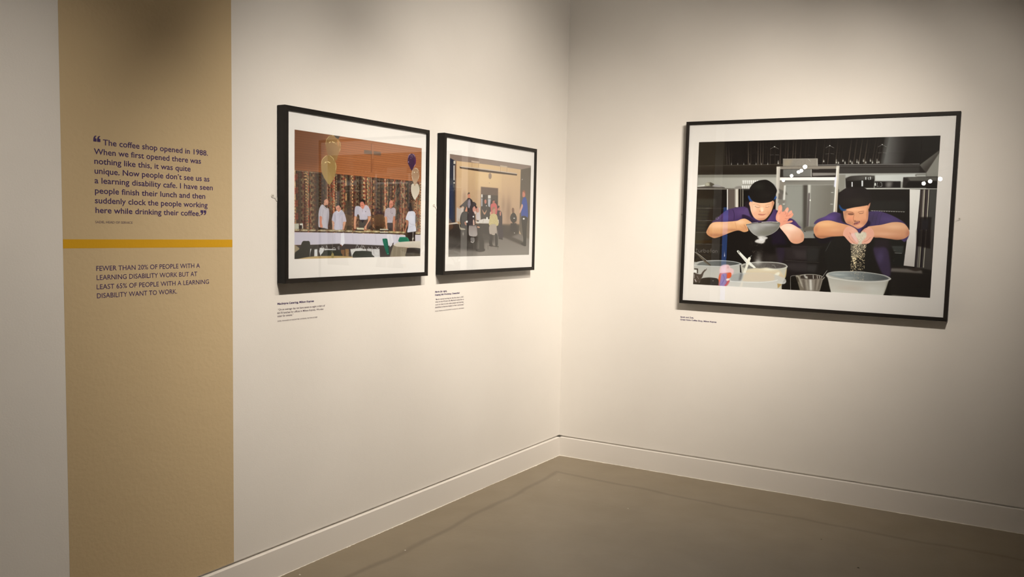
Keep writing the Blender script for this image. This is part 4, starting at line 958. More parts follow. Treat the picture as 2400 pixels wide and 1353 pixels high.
('P',[421.5,136,731,136.5,732,150.5,422,150],(139,135,129),0,1,1,0,0),
('P',[441,191.5,714,192,711.5,207.5,441.5,206.5],(241,243,248),0,.8,1,0,0),
('P',[441.5,207.5,712.5,208,708,228.5,472,229],(102,101,99),0,1,1,0,0,(129,130,128),[381,207,382,229]),
('L',[472,230.5,708,229.5],(167,169,168),0,.5,1,1.7,0),
('P',[421.5,137,440,137.5,440.5,360,427.5,360],(210,210,206),0,1,1,0,0,(175,174,173),[377,137,389,361]),
('P',[431.5,142.5,440.5,142.5,442.5,359.5,435.5,360],(183,181,178),0,1,1,0,0),
('P',[717,136.5,731,136.5,732,367,715.5,367],(213,214,211),0,1,1,0,0,(180,172,161),[378,142,389,369]),
('P',[717.5,144.5,722,144.5,720,367,715.5,367],(243,248,251),0,1,1,0,0),
('P',[712,193,719.5,189,717.5,245.5,710.5,237.5],(220,226,252),0,1,1,0,0),
('P',[443,209,460.5,210,472,232,468,271.5,442,255],(133,130,125),0,1,1,0,0),
('P',[437.5,249,476,265,485,280,447.5,276],(94,92,90),0,2,1,0,0),
('P',[464,232,473.5,232,473,330,462.5,330],(207,211,212),0,1,1,0,0),
('P',[438.5,305.5,476,307,472.5,326,437,322],(123,121,119),0,2,1,0,0),
('P',[438.5,272,460,276,457,305,437,303],(98,94,92),0,2,1,0,0),
('P',[698,266.5,710,266.5,710,269,698.5,269],(202,206,208),0,.6,1,0,0),
('P',[698,324.5,711,324.5,711.5,326.5,698.5,327],(202,206,208),0,.6,1,0,0),
('P',[576.5,447,596,439,635,442.5,636,456.5,580,461],(95,92,86),1,2,1,0,0),
('P',[569,467.5,625.5,465.5,629.5,497,571,499],(132,135,134),0,2,1,0,0),
('P',[571,499,653.5,496,656,543,573,546],(24,19,17),0,.6,1,0,0),
('P',[732,180.5,762,180,763.5,249,734.5,269.5],(134,136,132),0,2,1,0,0),
('P',[763,197,787.5,187.5,856,184.5,897,186.5,898.5,201,897,244.5,767.5,246],(23,19,18),0,1,1,0,0),
('P',[765,201,787.5,189,856,186,896,189,894.5,201,830.5,207.5,769.5,209.5],(76,76,75),0,1.5,1,0,0,(45,42,41),[843,14,774,13]),
('L',[763.5,201,787.5,188,856,184.5,897,187.5],(105,105,104),1,.5,1,2,0),
('L',[767.5,210.5,830.5,208,894.5,202.5],(63,62,60),1,.5,1,1.6,0),
('P',[792,216,798,216,799.5,239.5,793.5,239.5],(205,211,222),0,.6,1,0,0),
('P',[838.5,209.5,846,209.5,847.5,237.5,840,237.5],(213,222,233),0,.6,1,0,0),
('P',[855.5,192,859.5,192,860,205.5,856.5,205.5],(228,238,247),0,.6,1,0,0),
('L',[872.5,193,869,200,874.5,206.5],(206,216,222),1,.5,1,2.3,0),
('P',[877,191,881,191,881.5,205.5,878,205.5],(217,225,233),0,.6,1,0,0),
('P',[899,213.5,1017,213.5,1018.5,244,901,244.5],(26,22,22),0,1,1,0,0),
('P',[951.5,215,981,214.5,975,243.5,953,243.5],(131,131,132),0,6,.9,0,0),
('L',[899,214,1017,214],(100,100,101),0,.5,1,1.5,0),
('P',[906,228,905.5,232,905,234.5,903.5,236,902,235,900.5,232,900,228,900,224,901,221,902.5,220,904,221,905.5,224],(242,252,254),1,.6,1,0,0),
('L',[912.5,220,911.5,236.5,919,236.5],(186,191,194),1,.5,1,1.9,0),
('L',[924,220.5,931,220,933.5,236.5,923.5,237.5],(175,180,182),1,.5,1,1.9,0),
('P',[1027.5,195,1045.5,194,1179,192.5,1177.5,220.5,1173.5,243.5,1026.5,244],(40,36,36),0,1,1,0,0),
('P',[1045.5,195,1177.5,194,1176,216.5,1061.5,217.5],(106,107,104),0,2,.8,0,0),
('P',[1054,212.5,1175,212.5,1173.5,244,1034,244.5],(21,17,15),0,2,1,0,0),
('P',[1079,181,1129,179,1131.5,190.5,1081.5,192],(122,124,122),0,1,1,0,0),
('P',[1084,185,1125.5,183.5,1125,189.5,1085.5,190],(188,194,195),0,1,1,0,0),
('L',[1029,195,1046,201,1054,214.5],(65,64,62),1,.5,1,2.3,0),
('L',[861.5,249.5,1180.5,249.5],(209,213,214),0,.5,1,3.5,0),
('P',[861.5,253.5,1058,252.5,1072,489.5,875.5,496.5],(29,25,24),0,.6,1,0,0),
('P',[878,308.5,1048.5,306,1047.5,353,884.5,356],(39,39,38),0,6,.8,0,0),
('L',[889,355,1044,358.5],(131,131,130),0,.5,1,2.6,0),
('P',[894,355,898.5,354.5,898.5,358,894,358],(207,212,214),0,.6,.6,0,0),
('P',[905,355,909.5,355,910,358,905,358.5],(207,212,214),0,.6,.6,0,0),
('P',[916,355.5,920.5,355,921,358.5,916.5,358.5],(207,212,214),0,.6,.6,0,0),
('P',[927.5,355.5,932,355.5,932,358.5,927.5,359],(208,213,215),0,.6,.6,0,0),
('P',[938.5,356,943,356,943,359,938.5,359],(208,213,215),0,.6,.6,0,0),
('P',[949.5,356,954,356,954,359,949.5,359.5],(208,213,215),0,.6,.6,0,0),
('P',[960.5,356.5,965,356.5,965,359.5,960.5,359.5],(209,214,216),0,.6,.6,0,0),
('P',[971.5,356.5,976,356.5,976,359.5,971.5,360],(209,214,216),0,.6,.6,0,0),
('P',[982.5,357,987,357,987,360,982.5,360],(209,214,216),0,.6,.6,0,0),
('P',[993.5,357,998,357,998,360,993.5,360.5],(209,215,217),0,.6,.6,0,0),
('P',[1004.5,357.5,1009,357.5,1009,360.5,1004.5,360.5],(210,215,217),0,.6,.6,0,0),
('P',[1015.5,357.5,1019.5,357.5,1020,360.5,1015.5,361],(210,215,218),0,.6,.6,0,0),
('P',[1026,358,1030.5,358,1031,361,1026.5,361],(210,216,218),0,.6,.6,0,0),
('P',[1037,358,1041.5,358,1041.5,361,1037,361.5],(210,216,218),0,.6,.6,0,0),
('P',[956.5,475,1050.5,472,1061.5,657.5,967,662.5],(29,29,27),0,.6,1,0,0),
('P',[992,524.5,1048.5,521,1045.5,557,978,546.5],(56,59,59),0,2,1,0,0),
('L',[981,556.5,1011,557,1042,558],(123,127,128),0,.5,1,3.1,0),
('L',[985.5,545,1013,545],(107,110,112),0,.5,1,1.6,0),
('L',[979,545,994.5,527,1046.5,530],(76,79,78),0,.5,1,1,0),
('P',[1011,592.5,1010,595.5,1006.5,598,1001,599,996,598.5,992,596.5,990.5,593.5,991.5,590.5,995,588.5,1000.5,587,1005.5,588,1009.5,590],(48,49,48),1,2,1,0,0),
('P',[1059,252,1107,253,1098,566.5,1055,568.5,1071.5,484],(238,241,244),0,.8,1,0,0,(217,220,223),[578,255,595,589]),
('P',[1063,445,1104,444,1101,620,1053,616.5],(229,232,236),0,.8,1,0,0,(195,193,195),[588,459,598,640]),
('P',[1107.5,253.5,1179,251.5,1182.5,486,1106.5,488.5],(63,55,53),0,1,1,0,0),
('L',[1107.5,253.5,1107,488.5],(42,34,42),0,.5,1,3.3,0),
('L',[1120,253,1121.5,488],(167,163,162),0,.5,1,3.3,0),
('L',[1125,253,1126.5,488],(217,218,201),0,.5,1,3.3,0),
('L',[1130,253,1131.5,487.5],(30,23,31),0,.5,1,3.3,0),
('L',[1137,253,1138,487.5],(65,56,65),0,.5,1,3.3,0),
('L',[1143.5,253,1144,487],(229,231,215),0,.5,1,3.3,0),
('L',[1146.5,253,1147,487],(42,37,41),0,.5,1,3.3,0),
('P',[1146.5,252,1178.5,251,1182.5,486,1149,487],(73,73,72),0,1,1,0,0),
('P',[1111,383,1162.5,382,1161.5,486.5,1110,488.5],(18,11,10),0,2,.8,0,0),
('P',[1122,394.5,1150.5,394,1151,487,1120.5,488],(35,32,38),0,2,.9,0,0),
('P',[1105,444,1177,441.5,1179.5,640.5,1104,628.5],(68,65,64),0,1,1,0,0),
('L',[1107.5,444,1107,623],(47,37,48),0,.5,1,4,0),
('L',[1117.5,443.5,1115.5,622.5],(144,141,138),0,.5,1,2.5,0),
('L',[1124,443.5,1122,622.5],(222,223,201),0,.5,1,1.8,0),
('L',[1131.5,443,1130,622],(32,26,33),0,.5,1,6.5,0),
('L',[1143,442.5,1141,621.5],(229,231,215),0,.5,1,2,0),
('P',[1100,444,1162.5,442,1165.5,531,1104.5,520],(15,7,7),0,2,.75,0,0),
('P',[989.5,618.5,1053,617.5,1125.5,625,1179,632.5,1180,767,998.5,766],(34,30,28),0,2,1,0,0),
('P',[993,631.5,1077,630,1104.5,639,1133.5,635,1139,650.5,995,647.5],(105,101,99),0,3,1,0,0),
('P',[1072,630,1111,625.5,1130.5,628.5,1109.5,639.5],(53,44,41),1,2,1,0,0),
('L',[994,650.5,1175.5,651],(47,44,42),0,.5,1,1.6,0),
('P',[1008,759,1119,763,1119.5,766,1008,763.5],(106,104,100),0,1,1,0,0),
('P',[414,535.5,655,526.5,663.5,688,422,701.5],(27,21,22),0,.6,1,0,0),
('P',[440,512.5,484.5,525,483,599,457.5,633],(40,30,50),1,6,.8,0,0),
('L',[474.5,542,566,540,653,537.5],(80,75,76),0,.5,.8,1.4,0),
('L',[489,615,657.5,618],(91,87,86),0,.5,.8,1.4,0),
('P',[480,544,653,539,654,607.5,494.5,609.5],(38,32,34),0,5,1,0,0),
('P',[524.5,561.5,630.5,560,627.5,603.5,542.5,602],(56,50,53),0,8,.7,0,0),
('P',[500.5,628.5,650,624,636,662.5,518.5,663],(52,48,51),1,6,.7,0,0),
('P',[590.5,498,703.5,494,713.5,676.5,600,682.5],(25,22,20),0,.6,1,0,0),
('L',[592.5,539.5,671.5,539],(68,67,68),0,.5,.7,1.4,0),
('L',[596.5,618.5,659.5,618],(87,83,81),0,.5,.7,1.7,0),
('P',[592.5,542.5,658,545.5,651,612.5,596.5,615.5],(39,38,38),0,6,1,0,0),
('P',[597.5,629.5,652,629.5,643,669,599,665.5],(48,46,47),0,6,1,0,0),
('P',[155,482.5,256,417,376,420,494,446.5,516.5,548,158.5,562],(15,10,8),0,1,1,0,0),
('P',[144,471.5,465,462.5,430,529.5,455,699.5,167,715.5,174,612.5],(15,10,8),0,2,1,0,0),
('P',[410.5,464,465,462.5,495.5,532.5,414,535.5],(22,11,31),0,6,1,0,0),
('P',[11,547.5,147,542.5,151.5,631,15,637],(23,19,17),0,.6,1,0,0),
('L',[7.5,545.5,159,546.5],(88,86,85),0,.5,.7,1.2,0),
('P',[91.5,428.5,108,414.5,132,392.5,165,365,198,352.5,240.5,344.5,270.5,341,291,333,301.5,362.5,346,412,384.5,414,409,378.5,416.5,355,434.5,360.5,441.5,383.5,514.5,402.5,547.5,433.5,559.5,447.5,493,434.5,452,418.5,376,420,304.5,424.5,213.5,421,158.5,425.5],(65,46,94),1,1,1,.008,0),
('B',[254,369,60,27],(95,74,129),.6,1),
('B',[163,398,43,18],(88,66,123),.6,1),
('B',[286,416,33,18],(24,14,41),.8,1),
('B',[410,396,20,18],(92,70,127),.6,1),
('B',[530,422,17,17],(76,56,119),.7,1),
('L',[203,358.5,211.5,382,211.5,415],(31,18,52),1,.5,.7,3,0),
('L',[111.5,420.5,139,407.5,150.5,395.5],(36,23,56),1,.5,.5,2.5,0),
('P',[256,381.5,273.5,345.5,288.5,345,306,392,288,392.5],(85,67,117),0,1.5,1,0,0),
('P',[387,411,411.5,372.5,422.5,357.5,433.5,401,431.5,413],(94,75,130),0,1.5,1,0,0,(71,52,104),[377,157,418,157]),
('P',[254.5,384.5,288,392.5,310,410,340,415,304.5,424.5,262,411],(36,23,53),1,1.5,1,0,0),
('L',[111,411.5,116.5,400.5,129.5,402.5,123.5,411,114,408],(170,170,197),1,.5,.8,1.5,0),
('P',[266.5,321.5,290.5,315.5,301.5,362.5,312.5,398,297,386.5,283,351,270.5,345.5],(29,19,29),1,2,1,0,0),
('P',[63.5,482.5,69.5,464,85.5,437.5,108.5,426,164.5,423.5,225.5,417.5,249.5,408,273.5,406,304.5,423.5,305,433.5,282.5,437,290,461,289,469.5,268,475.5,237,467.5,198,478.5,161.5,494.5,118.5,510,100,509.5,74,497.5],(220,176,135),1,.8,1,.006,0,(199,149,107),[-25,424,-21,506]),
('B',[128,444,58,17],(232,196,163),.7,1),
('B',[99,497,43,11],(177,119,88),.6,1),
('B',[244,423,27,12],(238,205,178),.7,1),
('B',[270,455,15,15],(191,137,104),.5,1),
('B',[197,466,46,9],(189,138,103),.6,1),
('B',[155,495,67,8],(143,94,68),.6,1),
('B',[73,476,9,19],(172,119,89),.5,1),
('B',[216,466,36,6],(154,106,80),.5,1),
('L',[217,424,223.5,441.5,227.5,459.5],(184,132,98),1,.5,.45,3,1),
('L',[266,436,275.5,449.5,282.5,464],(164,105,77),1,.5,.6,3,1),
('L',[245,441,257.5,452.5,276,455],(191,139,110),1,.5,.5,2.4,1),
('P',[292,317,294.5,345,302,371.5,315,395,330.5,408,349,413,369.5,410,386.5,396.5,403,372.5,413,343,414.5,312.5,352,297],(220,174,144),1,.8,1,.005,0),
('B',[316,345,15,39],(238,213,194),.6,1),
('B',[357,329,44,12],(239,203,174),.6,1),
('B',[320,377,12,11],(222,156,137),.5,1),
('B',[394,373,13,15],(204,152,124),.45,1),
('B',[410,337,9,35],(194,146,114),.6,1),
('B',[355,409,27,7],(186,128,104),.7,1),
('B',[357,397,16,6],(235,189,165),.5,1),
('B',[299,363,4,36],(252,239,230),.7,1),
('B',[301,345,7,45],(203,164,140),.35,1),
('B',[404,390,18,18],(174,122,97),.6,1),
('B',[375,405,27,8],(175,120,95),.55,1),
('B',[355,350,12,5],(252,234,220),.5,1),
('L',[310.5,330.5,324.5,328.5,338.5,333,346.5,336.5],(146,100,76),1,.5,.55,1.8,0),
('L',[372,334.5,384,331.5,397.5,328.5],(147,101,77),1,.5,.5,1.8,0),
('L',[319,339.5,327.5,344.5,337.5,346,346.5,343],(89,55,47),1,.5,.85,1.8,0),
('L',[321,337.5,333,336.5,345,339.5],(187,138,115),1,.5,.7,1.4,0),
('B',[335,341,10,3],(237,206,189),.6,1),
('L',[374.5,343.5,382.5,344.5,390.5,342.5,394.5,340],(102,65,55),1,.5,.8,1.6,0),
('L',[376.5,338.5,384,335.5,394,336.5],(195,148,123),1,.5,.6,1.2,0),
('B',[384,340,7,3],(238,210,192),.5,1),
('B',[356,354,7,12],(246,217,196),.8,1),
('B',[358,361,7,5],(252,234,220),.8,1),
('P',[350.5,366,350,366.5,349,367.5,348,367.5,346.5,367.5,345.5,367,345,366,345.5,365,346.5,364.5,347.5,364.5,349,364.5,350,365],(120,68,55),1,1.5,.8,0,0),
('P',[368,367,368,367.5,367,368,366,368,365,368,364,367.5,364,367,364,366.5,365,366,366,366,367,366,368,366.5],(136,84,69),1,1.5,.7,0,0),
('L',[344.5,359.5,343.5,364.5,346.5,368.5],(187,130,106),1,.5,.6,1.4,0),
('B',[357,371,12,2],(197,144,120),.6,1),
('P',[338,380.5,349,379,358.5,380,370.5,379.5,377,380,367,386,355,387,344,385],(192,125,113),1,1,1,0,0),
('L',[338,381,349,383,363,383,377,379.5],(124,69,61),1,.5,.9,1.2,0),
('B',[355,392,14,3],(197,142,120),.6,1),
('L',[377,375.5,380,381.5],(193,135,114),1,.5,.6,1.6,0),
('B',[321,383,10,8],(222,160,143),.4,1),
('B',[350,406,20,5],(220,168,143),.5,1),
('P',[408.5,314.5,414.5,312.5,415.5,326,412,344,409.5,334],(178,125,100),1,2,1,0,0),
('P',[280.5,288.5,287.5,285.5,303.5,304,306,316,292,314,285.5,304.5],(37,72,140),1,1.5,1,0,0),
('P',[420.5,284.5,429.5,293,427,299,416,306.5,413.5,303],(28,69,142),1,1.5,1,0,0),
('P',[286,271,286,253,294,235.5,311,217.5,332.5,208,354,204,373.5,204,393.5,213.5,412,229,424.5,246.5,429.5,260,426,275.5,421,289,414,305,402.5,314.5,379.5,321,348,323,318,318,305.5,312,295,300,288.5,288.5],(19,15,14),1,.8,1,.004,0),
('B',[334,237,30,18],(34,35,30),.8,1),
('B',[370,280,31,18],(30,26,24),.7,1),
('L',[383,238,391.5,245.5,394.5,250.5],(66,64,62),1,.5,.7,1.2,0),
('L',[385.5,286.5,391,282.5],(78,75,74),1,.5,.7,1.8,0),
('L',[289,300.5,318,314,348,318.5,379,316.5,408,305],(41,37,36),1,.5,.6,1,0),
('L',[427,260,422,237,405.5,221.5],(27,22,66),1,.5,.7,.8,0),
('P',[279.5,436,317,427.5,376,421.5,450.5,420.5,455,435.5,442.5,459.5,414,480.5,379.5,493.5,344,496,313.5,481,294,457.5],(153,155,158),1,.8,1,.02,0,(105,107,103),[274,156,439,157]),
('B',[324,451,24,18],(180,185,191),.6,1),
('B',[391,434,50,9],(192,196,204),.6,1),
('B',[379,476,38,12],(113,113,104),.6,1),
('B',[413,454,32,15],(123,123,123),.6,1),
('B',[362,438,15,15],(163,164,170),.5,1),
('L',[282.5,437,297.5,463.5,319.5,483.5,347,496,379.5,493.5,414,480.5,439.5,461,454,435.5],(172,175,176),1,.5,.8,2.1,0),
('L',[278,436.5,317,428,376,422.5,452,420.5],(69,64,62),1,.5,1,4.5,0),
('L',[279.5,434.5,316.5,426,340.5,424.5],(200,205,209),1,.5,.9,2.1,0),
('L',[358,422,399.5,419.5,446,420],(248,255,255),1,.5,1,2.1,0),
('L',[450.5,420.5,466.5,419,475,421],(133,124,124),1,.5,1,1.7,0),
('P',[435.5,413,430.5,398.5,432.5,381,440,360,439.5,345.5,446,333.5,456,332.5,460.5,345.5,461,365.5,472,362.5,480,349.5,488.5,343.5,494,353.5,490,371,501,362,509.5,359,513,370.5,519,379,511,393.5,497.5,402.5,492,411.5,492,414.5,509,410.5,517.5,414.5,509.5,421,492.5,424.5,476,432,462,447,453,441.5,453.5,424],(222,157,137),1,.8,1,.006,0),
('B',[452,354,8,17],(239,179,162),.7,1),
('B',[459,395,23,17],(228,164,139),.6,1),
('B',[442,395,7,17],(239,190,171),.6,1),
('B',[484,359,7,10],(238,184,171),.7,1),
('B',[504,371,7,9],(236,180,166),.6,1),
('B',[475,424,17,8],(213,149,131),.6,1),
('L',[445.5,377.5,452.5,371.5,456,360],(178,109,95),1,.5,.6,2.3,1),
('L',[472,363,481.5,372.5,476,380],(178,109,95),1,.5,.6,2.3,1),
('L',[490,372.5,485,385.5,482,388.5],(178,109,95),1,.5,.6,2.3,1),
('L',[482,388.5,496.5,385.5,510,373.5],(178,109,95),1,.5,.6,2.3,1),
('L',[477,400,491.5,403,502.5,397],(178,109,95),1,.5,.6,2.3,1),
('L',[469,415,486.5,413,492,414.5],(178,109,95),1,.5,.6,2.3,1),
('P',[453,444.5,470,434,493,426,513,428.5,539.5,442,563,459,575.5,478.5,578,501.5,571.5,516.5,549.5,527,526.5,526.5,509,515.5,490.5,490,468.5,464.5],(236,202,187),1,.8,1,.006,0,(207,157,132),[493,429,532,526]),
('B',[505,449,32,17],(246,224,213),.7,1),
('B',[540,514,26,11],(208,152,129),.6,1),
('B',[570,490,9,23],(191,139,114),.6,1),
('B',[496,487,14,17],(241,212,199),.5,1),
('L',[456,443,470,432.5,478.5,429.5],(178,117,100),1,.5,.6,2,1),
('L',[577.5,464,583,464.5],(10,5,3),1,.5,1,3.4,0),
('P',[339.5,498,362,493.5,388.5,497.5,393.5,505,383.5,511,378,526.5,363.5,532.5,336.5,529,327.5,522,336,513,349,508],(195,197,201),1,1.5,1,.07,0),
('B',[360,512,15,9],(228,234,243),.6,1),
('F','specks',[309,520,392,508,391,540,314,549],[46,'c8beb6',.5,1.6,.8,2]),
('F','specks',[285,532,390,498,361,582,304,579],[60,'cfc6be',.4,1.3,.8,4]),
('F','specks',[318,573,374,565,372,643,333,645],[240,'b0a69c',.4,1.3,.55,6]),
('F','specks',[305,584,471,577,457,628,330,634],[150,'6f665e',.4,1,.5,7]),
('B',[351,610,17,31],(153,153,155),.5,0),
('B',[351,636,14,11],(195,199,201),.6,0),
('B',[412,608,47,25],(65,60,60),.5,0),
('P',[1,661,18,643,74.5,633,151,628.5,221,632,256,638.5,262,648.5,259.5,688,264.5,818,11.5,835],(171,175,177),1,1,1,0,0,(186,190,190),[-15,650,-11,737]),
('P',[19,660,45,641.5,104.5,633.5,174.5,629.5,227,633.5,256,642.5,227.5,650,164.5,659.5,105.5,661,46,661.5],(104,112,115),1,1.5,1,0,0,(69,73,75),[37,475,242,469]),
('L',[4,661,21,644,74.5,634,151,629.5,221,632.5,259,640.5],(191,200,206),1,.5,1,2.7,0),
('L',[4,663.5,46,661.5,105.5,662,176,659.5,228,651.5,257.5,643],(197,205,211),1,.5,.9,3.6,0),
('B',[178,698,35,26],(192,197,199),.5,0),
('B',[41,694,24,18],(184,188,189),.5,0),
('L',[256.5,648.5,259.5,688],(15,8,6),0,.5,1,5.1,0),
('L',[261.5,640,267,687.5],(173,177,178),0,.5,1,4.5,0),
('P',[0.5,587,9.5,591,40.5,610,75,640,96.5,656.5,87.5,657,60,641,29,613.5],(93,87,79),1,1,1,0,0),
('L',[0.5,588,28.5,602,56,621,74.5,634.5],(188,192,191),1,.5,1,1.8,0),
('L',[59.5,629.5,84.5,649.5,95,658],(58,50,40),1,.5,.8,4.7,0),
('P',[262,648.5,301.5,635,363,627,435,626,484.5,632,503,644.5,499.5,656,496,697.5,479,737,461,818.5,270.5,823,268.5,693],(181,183,177),1,1,1,0,0,(200,199,188),[-14,665,-10,752]),
('P',[268,653.5,301.5,638.5,363,631,435,629.5,479.5,635.5,496,644.5,475,654.5,420,660.5,336.5,665,285.5,664],(114,114,113),1,1.5,1,.03,0,(70,66,67),[270,468,479,462]),
('F','specks',[274,651,363,632,490,640,475,654,294,664],[160,'a89e94',.5,1.4,.6,9]),
('P',[297.5,672,336.5,661.5,364.5,661.5,392.5,657,420,660.5,459,666.5,476,682,488.5,709,456,719,297,725.5,284,692.5],(209,203,184),1,2,1,.012,0,(198,180,156),[-13,682,-11,737]),
('B',[349,630,17,14],(201,205,208),.6,0),
('B',[404,664,31,7],(232,234,225),.7,0),
('B',[367,707,61,14],(199,175,154),.5,0),
('L',[263.5,648,301.5,636,363,628.5,435,627,484.5,633,501.5,644.5],(181,187,190),1,.5,1,2.6,0),
('L',[501.5,645,485.5,655,437,663,406.5,661],(214,222,223),1,.5,.8,2.7,0),
('L',[422,640.5,436,644,442,656],(197,201,202),1,.5,.6,1.7,0),
('P',[438,689.5,454,677.5,465,680,457.5,694],(227,229,220),1,2,1,0,0),
('P',[234.5,577.5,238,572,244.5,572.5,295,618.5,340.5,658.5,329.5,662,287,636,242,587],(226,232,232),0,.8,1,0,0),
('P',[241.5,577,245,575.5,250,584,247.5,587],(35,32,27),0,1,1,0,0),
('L',[245,587,287,627.5,316.5,659.5],(162,162,158),1,.5,.6,2.3,0),
('L',[304,605.5,315,596.5],(153,159,162),1,.5,1,2.8,0),
('P',[294.5,613,300,605.5,309,605.5,311,612,282,703.5,275,733.5,260.5,763,265.5,721.5,285,653],(229,232,226),0,.8,1,0,0),
('L',[299.5,624,281,687,269,730],(171,169,159),1,.5,.5,2,0),
('P',[208.5,705,241,691.5,284,688.5,393.5,683.5,438,689.5,488.5,706,499.5,719.5,495,733.5,479,737.5,457,734,458.5,805,189.5,823,197.5,742.5],(191,197,201),1,1,.85,0,0,(205,208,211),[-12,705,-9,784]),
('P',[284.5,695,337.5,685.5,421.5,685,438.5,700.5,434.5,721.5,396,728,283.5,734,271.5,721],(206,195,178),1,3,.8,0,0),
('P',[208.5,705,270,690,263,730,214.5,736],(152,159,165),1,3,.8,0,0),
('P',[258.5,693.5,270,693,263,730,251.5,731],(92,94,98),0,4,.7,0,0),
('L',[197,737,255,737.5,368,734,440,722.5,456,716],(219,225,231),1,.5,.9,3.5,0),
('L',[457,734,489.5,731,498.5,722],(214,224,233),1,.5,.8,2.5,0),
('P',[455,735.5,479,738,458.5,760.5],(177,153,102),0,1,1,0,0),
('P',[491,697.5,497,659,499,658.5,495,703],(197,176,115),0,1,1,0,0),
('P',[266.5,737,276.5,736.5,270.5,766.5,258,767.5],(217,216,212),0,2,.8,0,0),
('P',[147.5,671,155.5,656.5,175.5,650,196,651.5,202.5,665.5,220,673,222.5,690,213,704.5,196,711,155,708,145.5,694],(221,193,202),1,1.5,1,.015,0),
('P',[147,699.5,166,696,200.5,691,209.5,696.5,210,713.5,196.5,725.5,203,739.5,184,766,146,768.5,141.5,734.5],(194,115,114),1,1,1,0,0),
('P',[160.5,702,186.5,699,191,726,181,766.5,149,768.5,153,733.5],(142,123,168),1,1,1,0,0),
('P',[189.5,697.5,208,692,210,710.5,196.5,722.5,187.5,717.5],(212,93,54),1,1,1,0,0),
('P',[141.5,734.5,147.5,705.5,152,713.5,147.5,742.5],(212,101,65),1,1,1,0,0),
('P',[185,726,199.5,722.5,197,734,185.5,734.5],(236,222,225),1,1,1,0,0),
('L',[181,765,189,746,203,733.5],(194,70,89),1,.5,1,3.5,0),
('L',[166.5,704.5,173.5,727,160,756],(96,78,143),1,.5,.8,2.9,0),
('L',[179,755,176.5,766.5],(195,80,96),1,.5,1,3.5,0),
('B',[191,663,5,7],(187,142,157),.6,0),
('B',[171,681,14,12],(236,216,229),.5,0),
('P',[0.5,684.5,20,684.5,20,700.5,1,701.5],(228,233,237),0,1,1,0,0),
('P',[4.5,678,25.5,678.5,27,703,21.5,703.5,20,684,5,683.5],(30,23,20),0,1,1,0,0),
('P',[1,704.5,21,706.5,42,708,53.5,693,70.5,676.5,74.5,680.5,59.5,698.5,51.5,722,35,752,20.5,761.5,2.5,762.5],(68,59,55),1,1,1,.04,0),
('L',[10,736,18.5,750],(218,214,220),1,.5,1,3.6,0),
('L',[21.5,718,31.5,735],(157,147,147),1,.5,1,2.1,0),
('L',[6,710,7,730.5],(197,200,202),1,.5,1,2.1,0),
('P',[72,678.5,71.5,679.5,70,681,68.5,681.5,66.5,681,65.5,680,64.5,678.5,65,677,66.5,676,68,675.5,70,676,71.5,677],(189,190,192),1,.6,1,0,0),
('P',[20.5,755,20.5,756.5,19,757.5,17,758,15.5,757.5,14,757,13.5,755.5,14,754.5,15,753.5,17,753,19,753.5,20,754],(212,210,213),1,.6,1,0,0),
('P',[38,752,49,731,87.5,723.5,129,725,142,734.5,142.5,757,134,764,38.5,767],(32,27,25),1,1,1,0,0),
('L',[49,731,87.5,724,132,726],(67,61,60),1,.5,1,1.8,0),
('P',[115.5,739.5,115.5,740.5,114.5,741.5,113,742,111.5,742,110,741,110,740,110,738.5,111,738,112.5,737.5,114,737.5,115,738.5],(149,148,148),1,.6,1,0,0),
('P',[0.5,754,44,754.5,41.5,766.5,.5,765.5],(12,6,3),0,1,1,0,0),
('L',[13,569,14,588.5,19.5,591],(118,117,116),1,.5,.9,2.4,0),
('L',[8.5,575.5,20,575],(118,117,116),1,.5,.9,2.4,0),
('L',[25,576.5,25.5,586,30.5,589.5,36.5,585.5],(118,117,116),1,.5,.9,2.4,0),
('L',[36.5,576,37,589.5],(118,117,117),1,.5,.9,2.4,0),
('L',[42.5,576.5,43,590],(118,117,117),1,.5,.9,2.3,0),
('L',[43,581.5,46.5,576.5,50,576.5],(118,117,117),1,.5,.9,2.3,0),
('L',[53.5,569.5,54.5,590],(118,118,117),1,.5,.9,2.3,0),
('L',[54,580,60,576.5,65.5,582,61,589.5,54.5,587.5],(118,118,117),1,.5,.9,2.3,0),
('L',[76.5,576.5,71.5,582.5,77,589.5,83,582,76.5,576.5],(118,118,117),1,.5,.9,2.3,0),
('L',[97.5,569,92.5,570.5,93.5,590],(119,118,117),1,.5,.9,2.3,0),
('L',[89,576.5,97.5,576.5],(119,118,117),1,.5,.9,2.3,0),
('L',[111.5,577.5,106.5,576.5,101.5,583,107,590,111.5,585],(119,118,118),1,.5,.9,2.3,0),
('L',[112.5,576.5,113,589.5],(119,118,118),1,.5,.9,2.3,0),
('L',[118.5,577,119.5,590],(119,119,118),1,.5,.9,2.3,0),
('L',[119,580.5,123.5,576.5,128.5,579,129,589.5],(119,119,118),1,.5,.9,2.3,0),
('L',[555,688.5,525.5,693,520.5,707,524,764.5],(156,156,156),1,.5,.9,2.2,0),
('P',[544.5,689,589.5,681,637,678.5,674,685,669.5,698.5,660,767,572.5,770,557,721.5],(116,111,101),0,1,1,0,0),
('P',[567.5,687,600,681,643.5,680,674,685.5,691.5,691.5,680.5,706,669.5,758.5,662,766,604.5,767,575.5,740.5],(157,154,148),0,1,1,0,0),
('P',[571,706.5,601,702.5,650.5,702,680,697.5,667,763,593.5,764.5],(125,120,114),0,1,1,0,0),
('L',[585,707.5,596,763],(93,85,78),0,3,.8,7.2,0),
('L',[598.5,706.5,610,762],(167,165,157),0,3,.8,8.3,0),
('L',[620.5,705.5,626,761],(227,231,232),0,3,.8,12.2,0),
('L',[637,704.5,639,760.5],(157,154,148),0,3,.8,6.6,0),
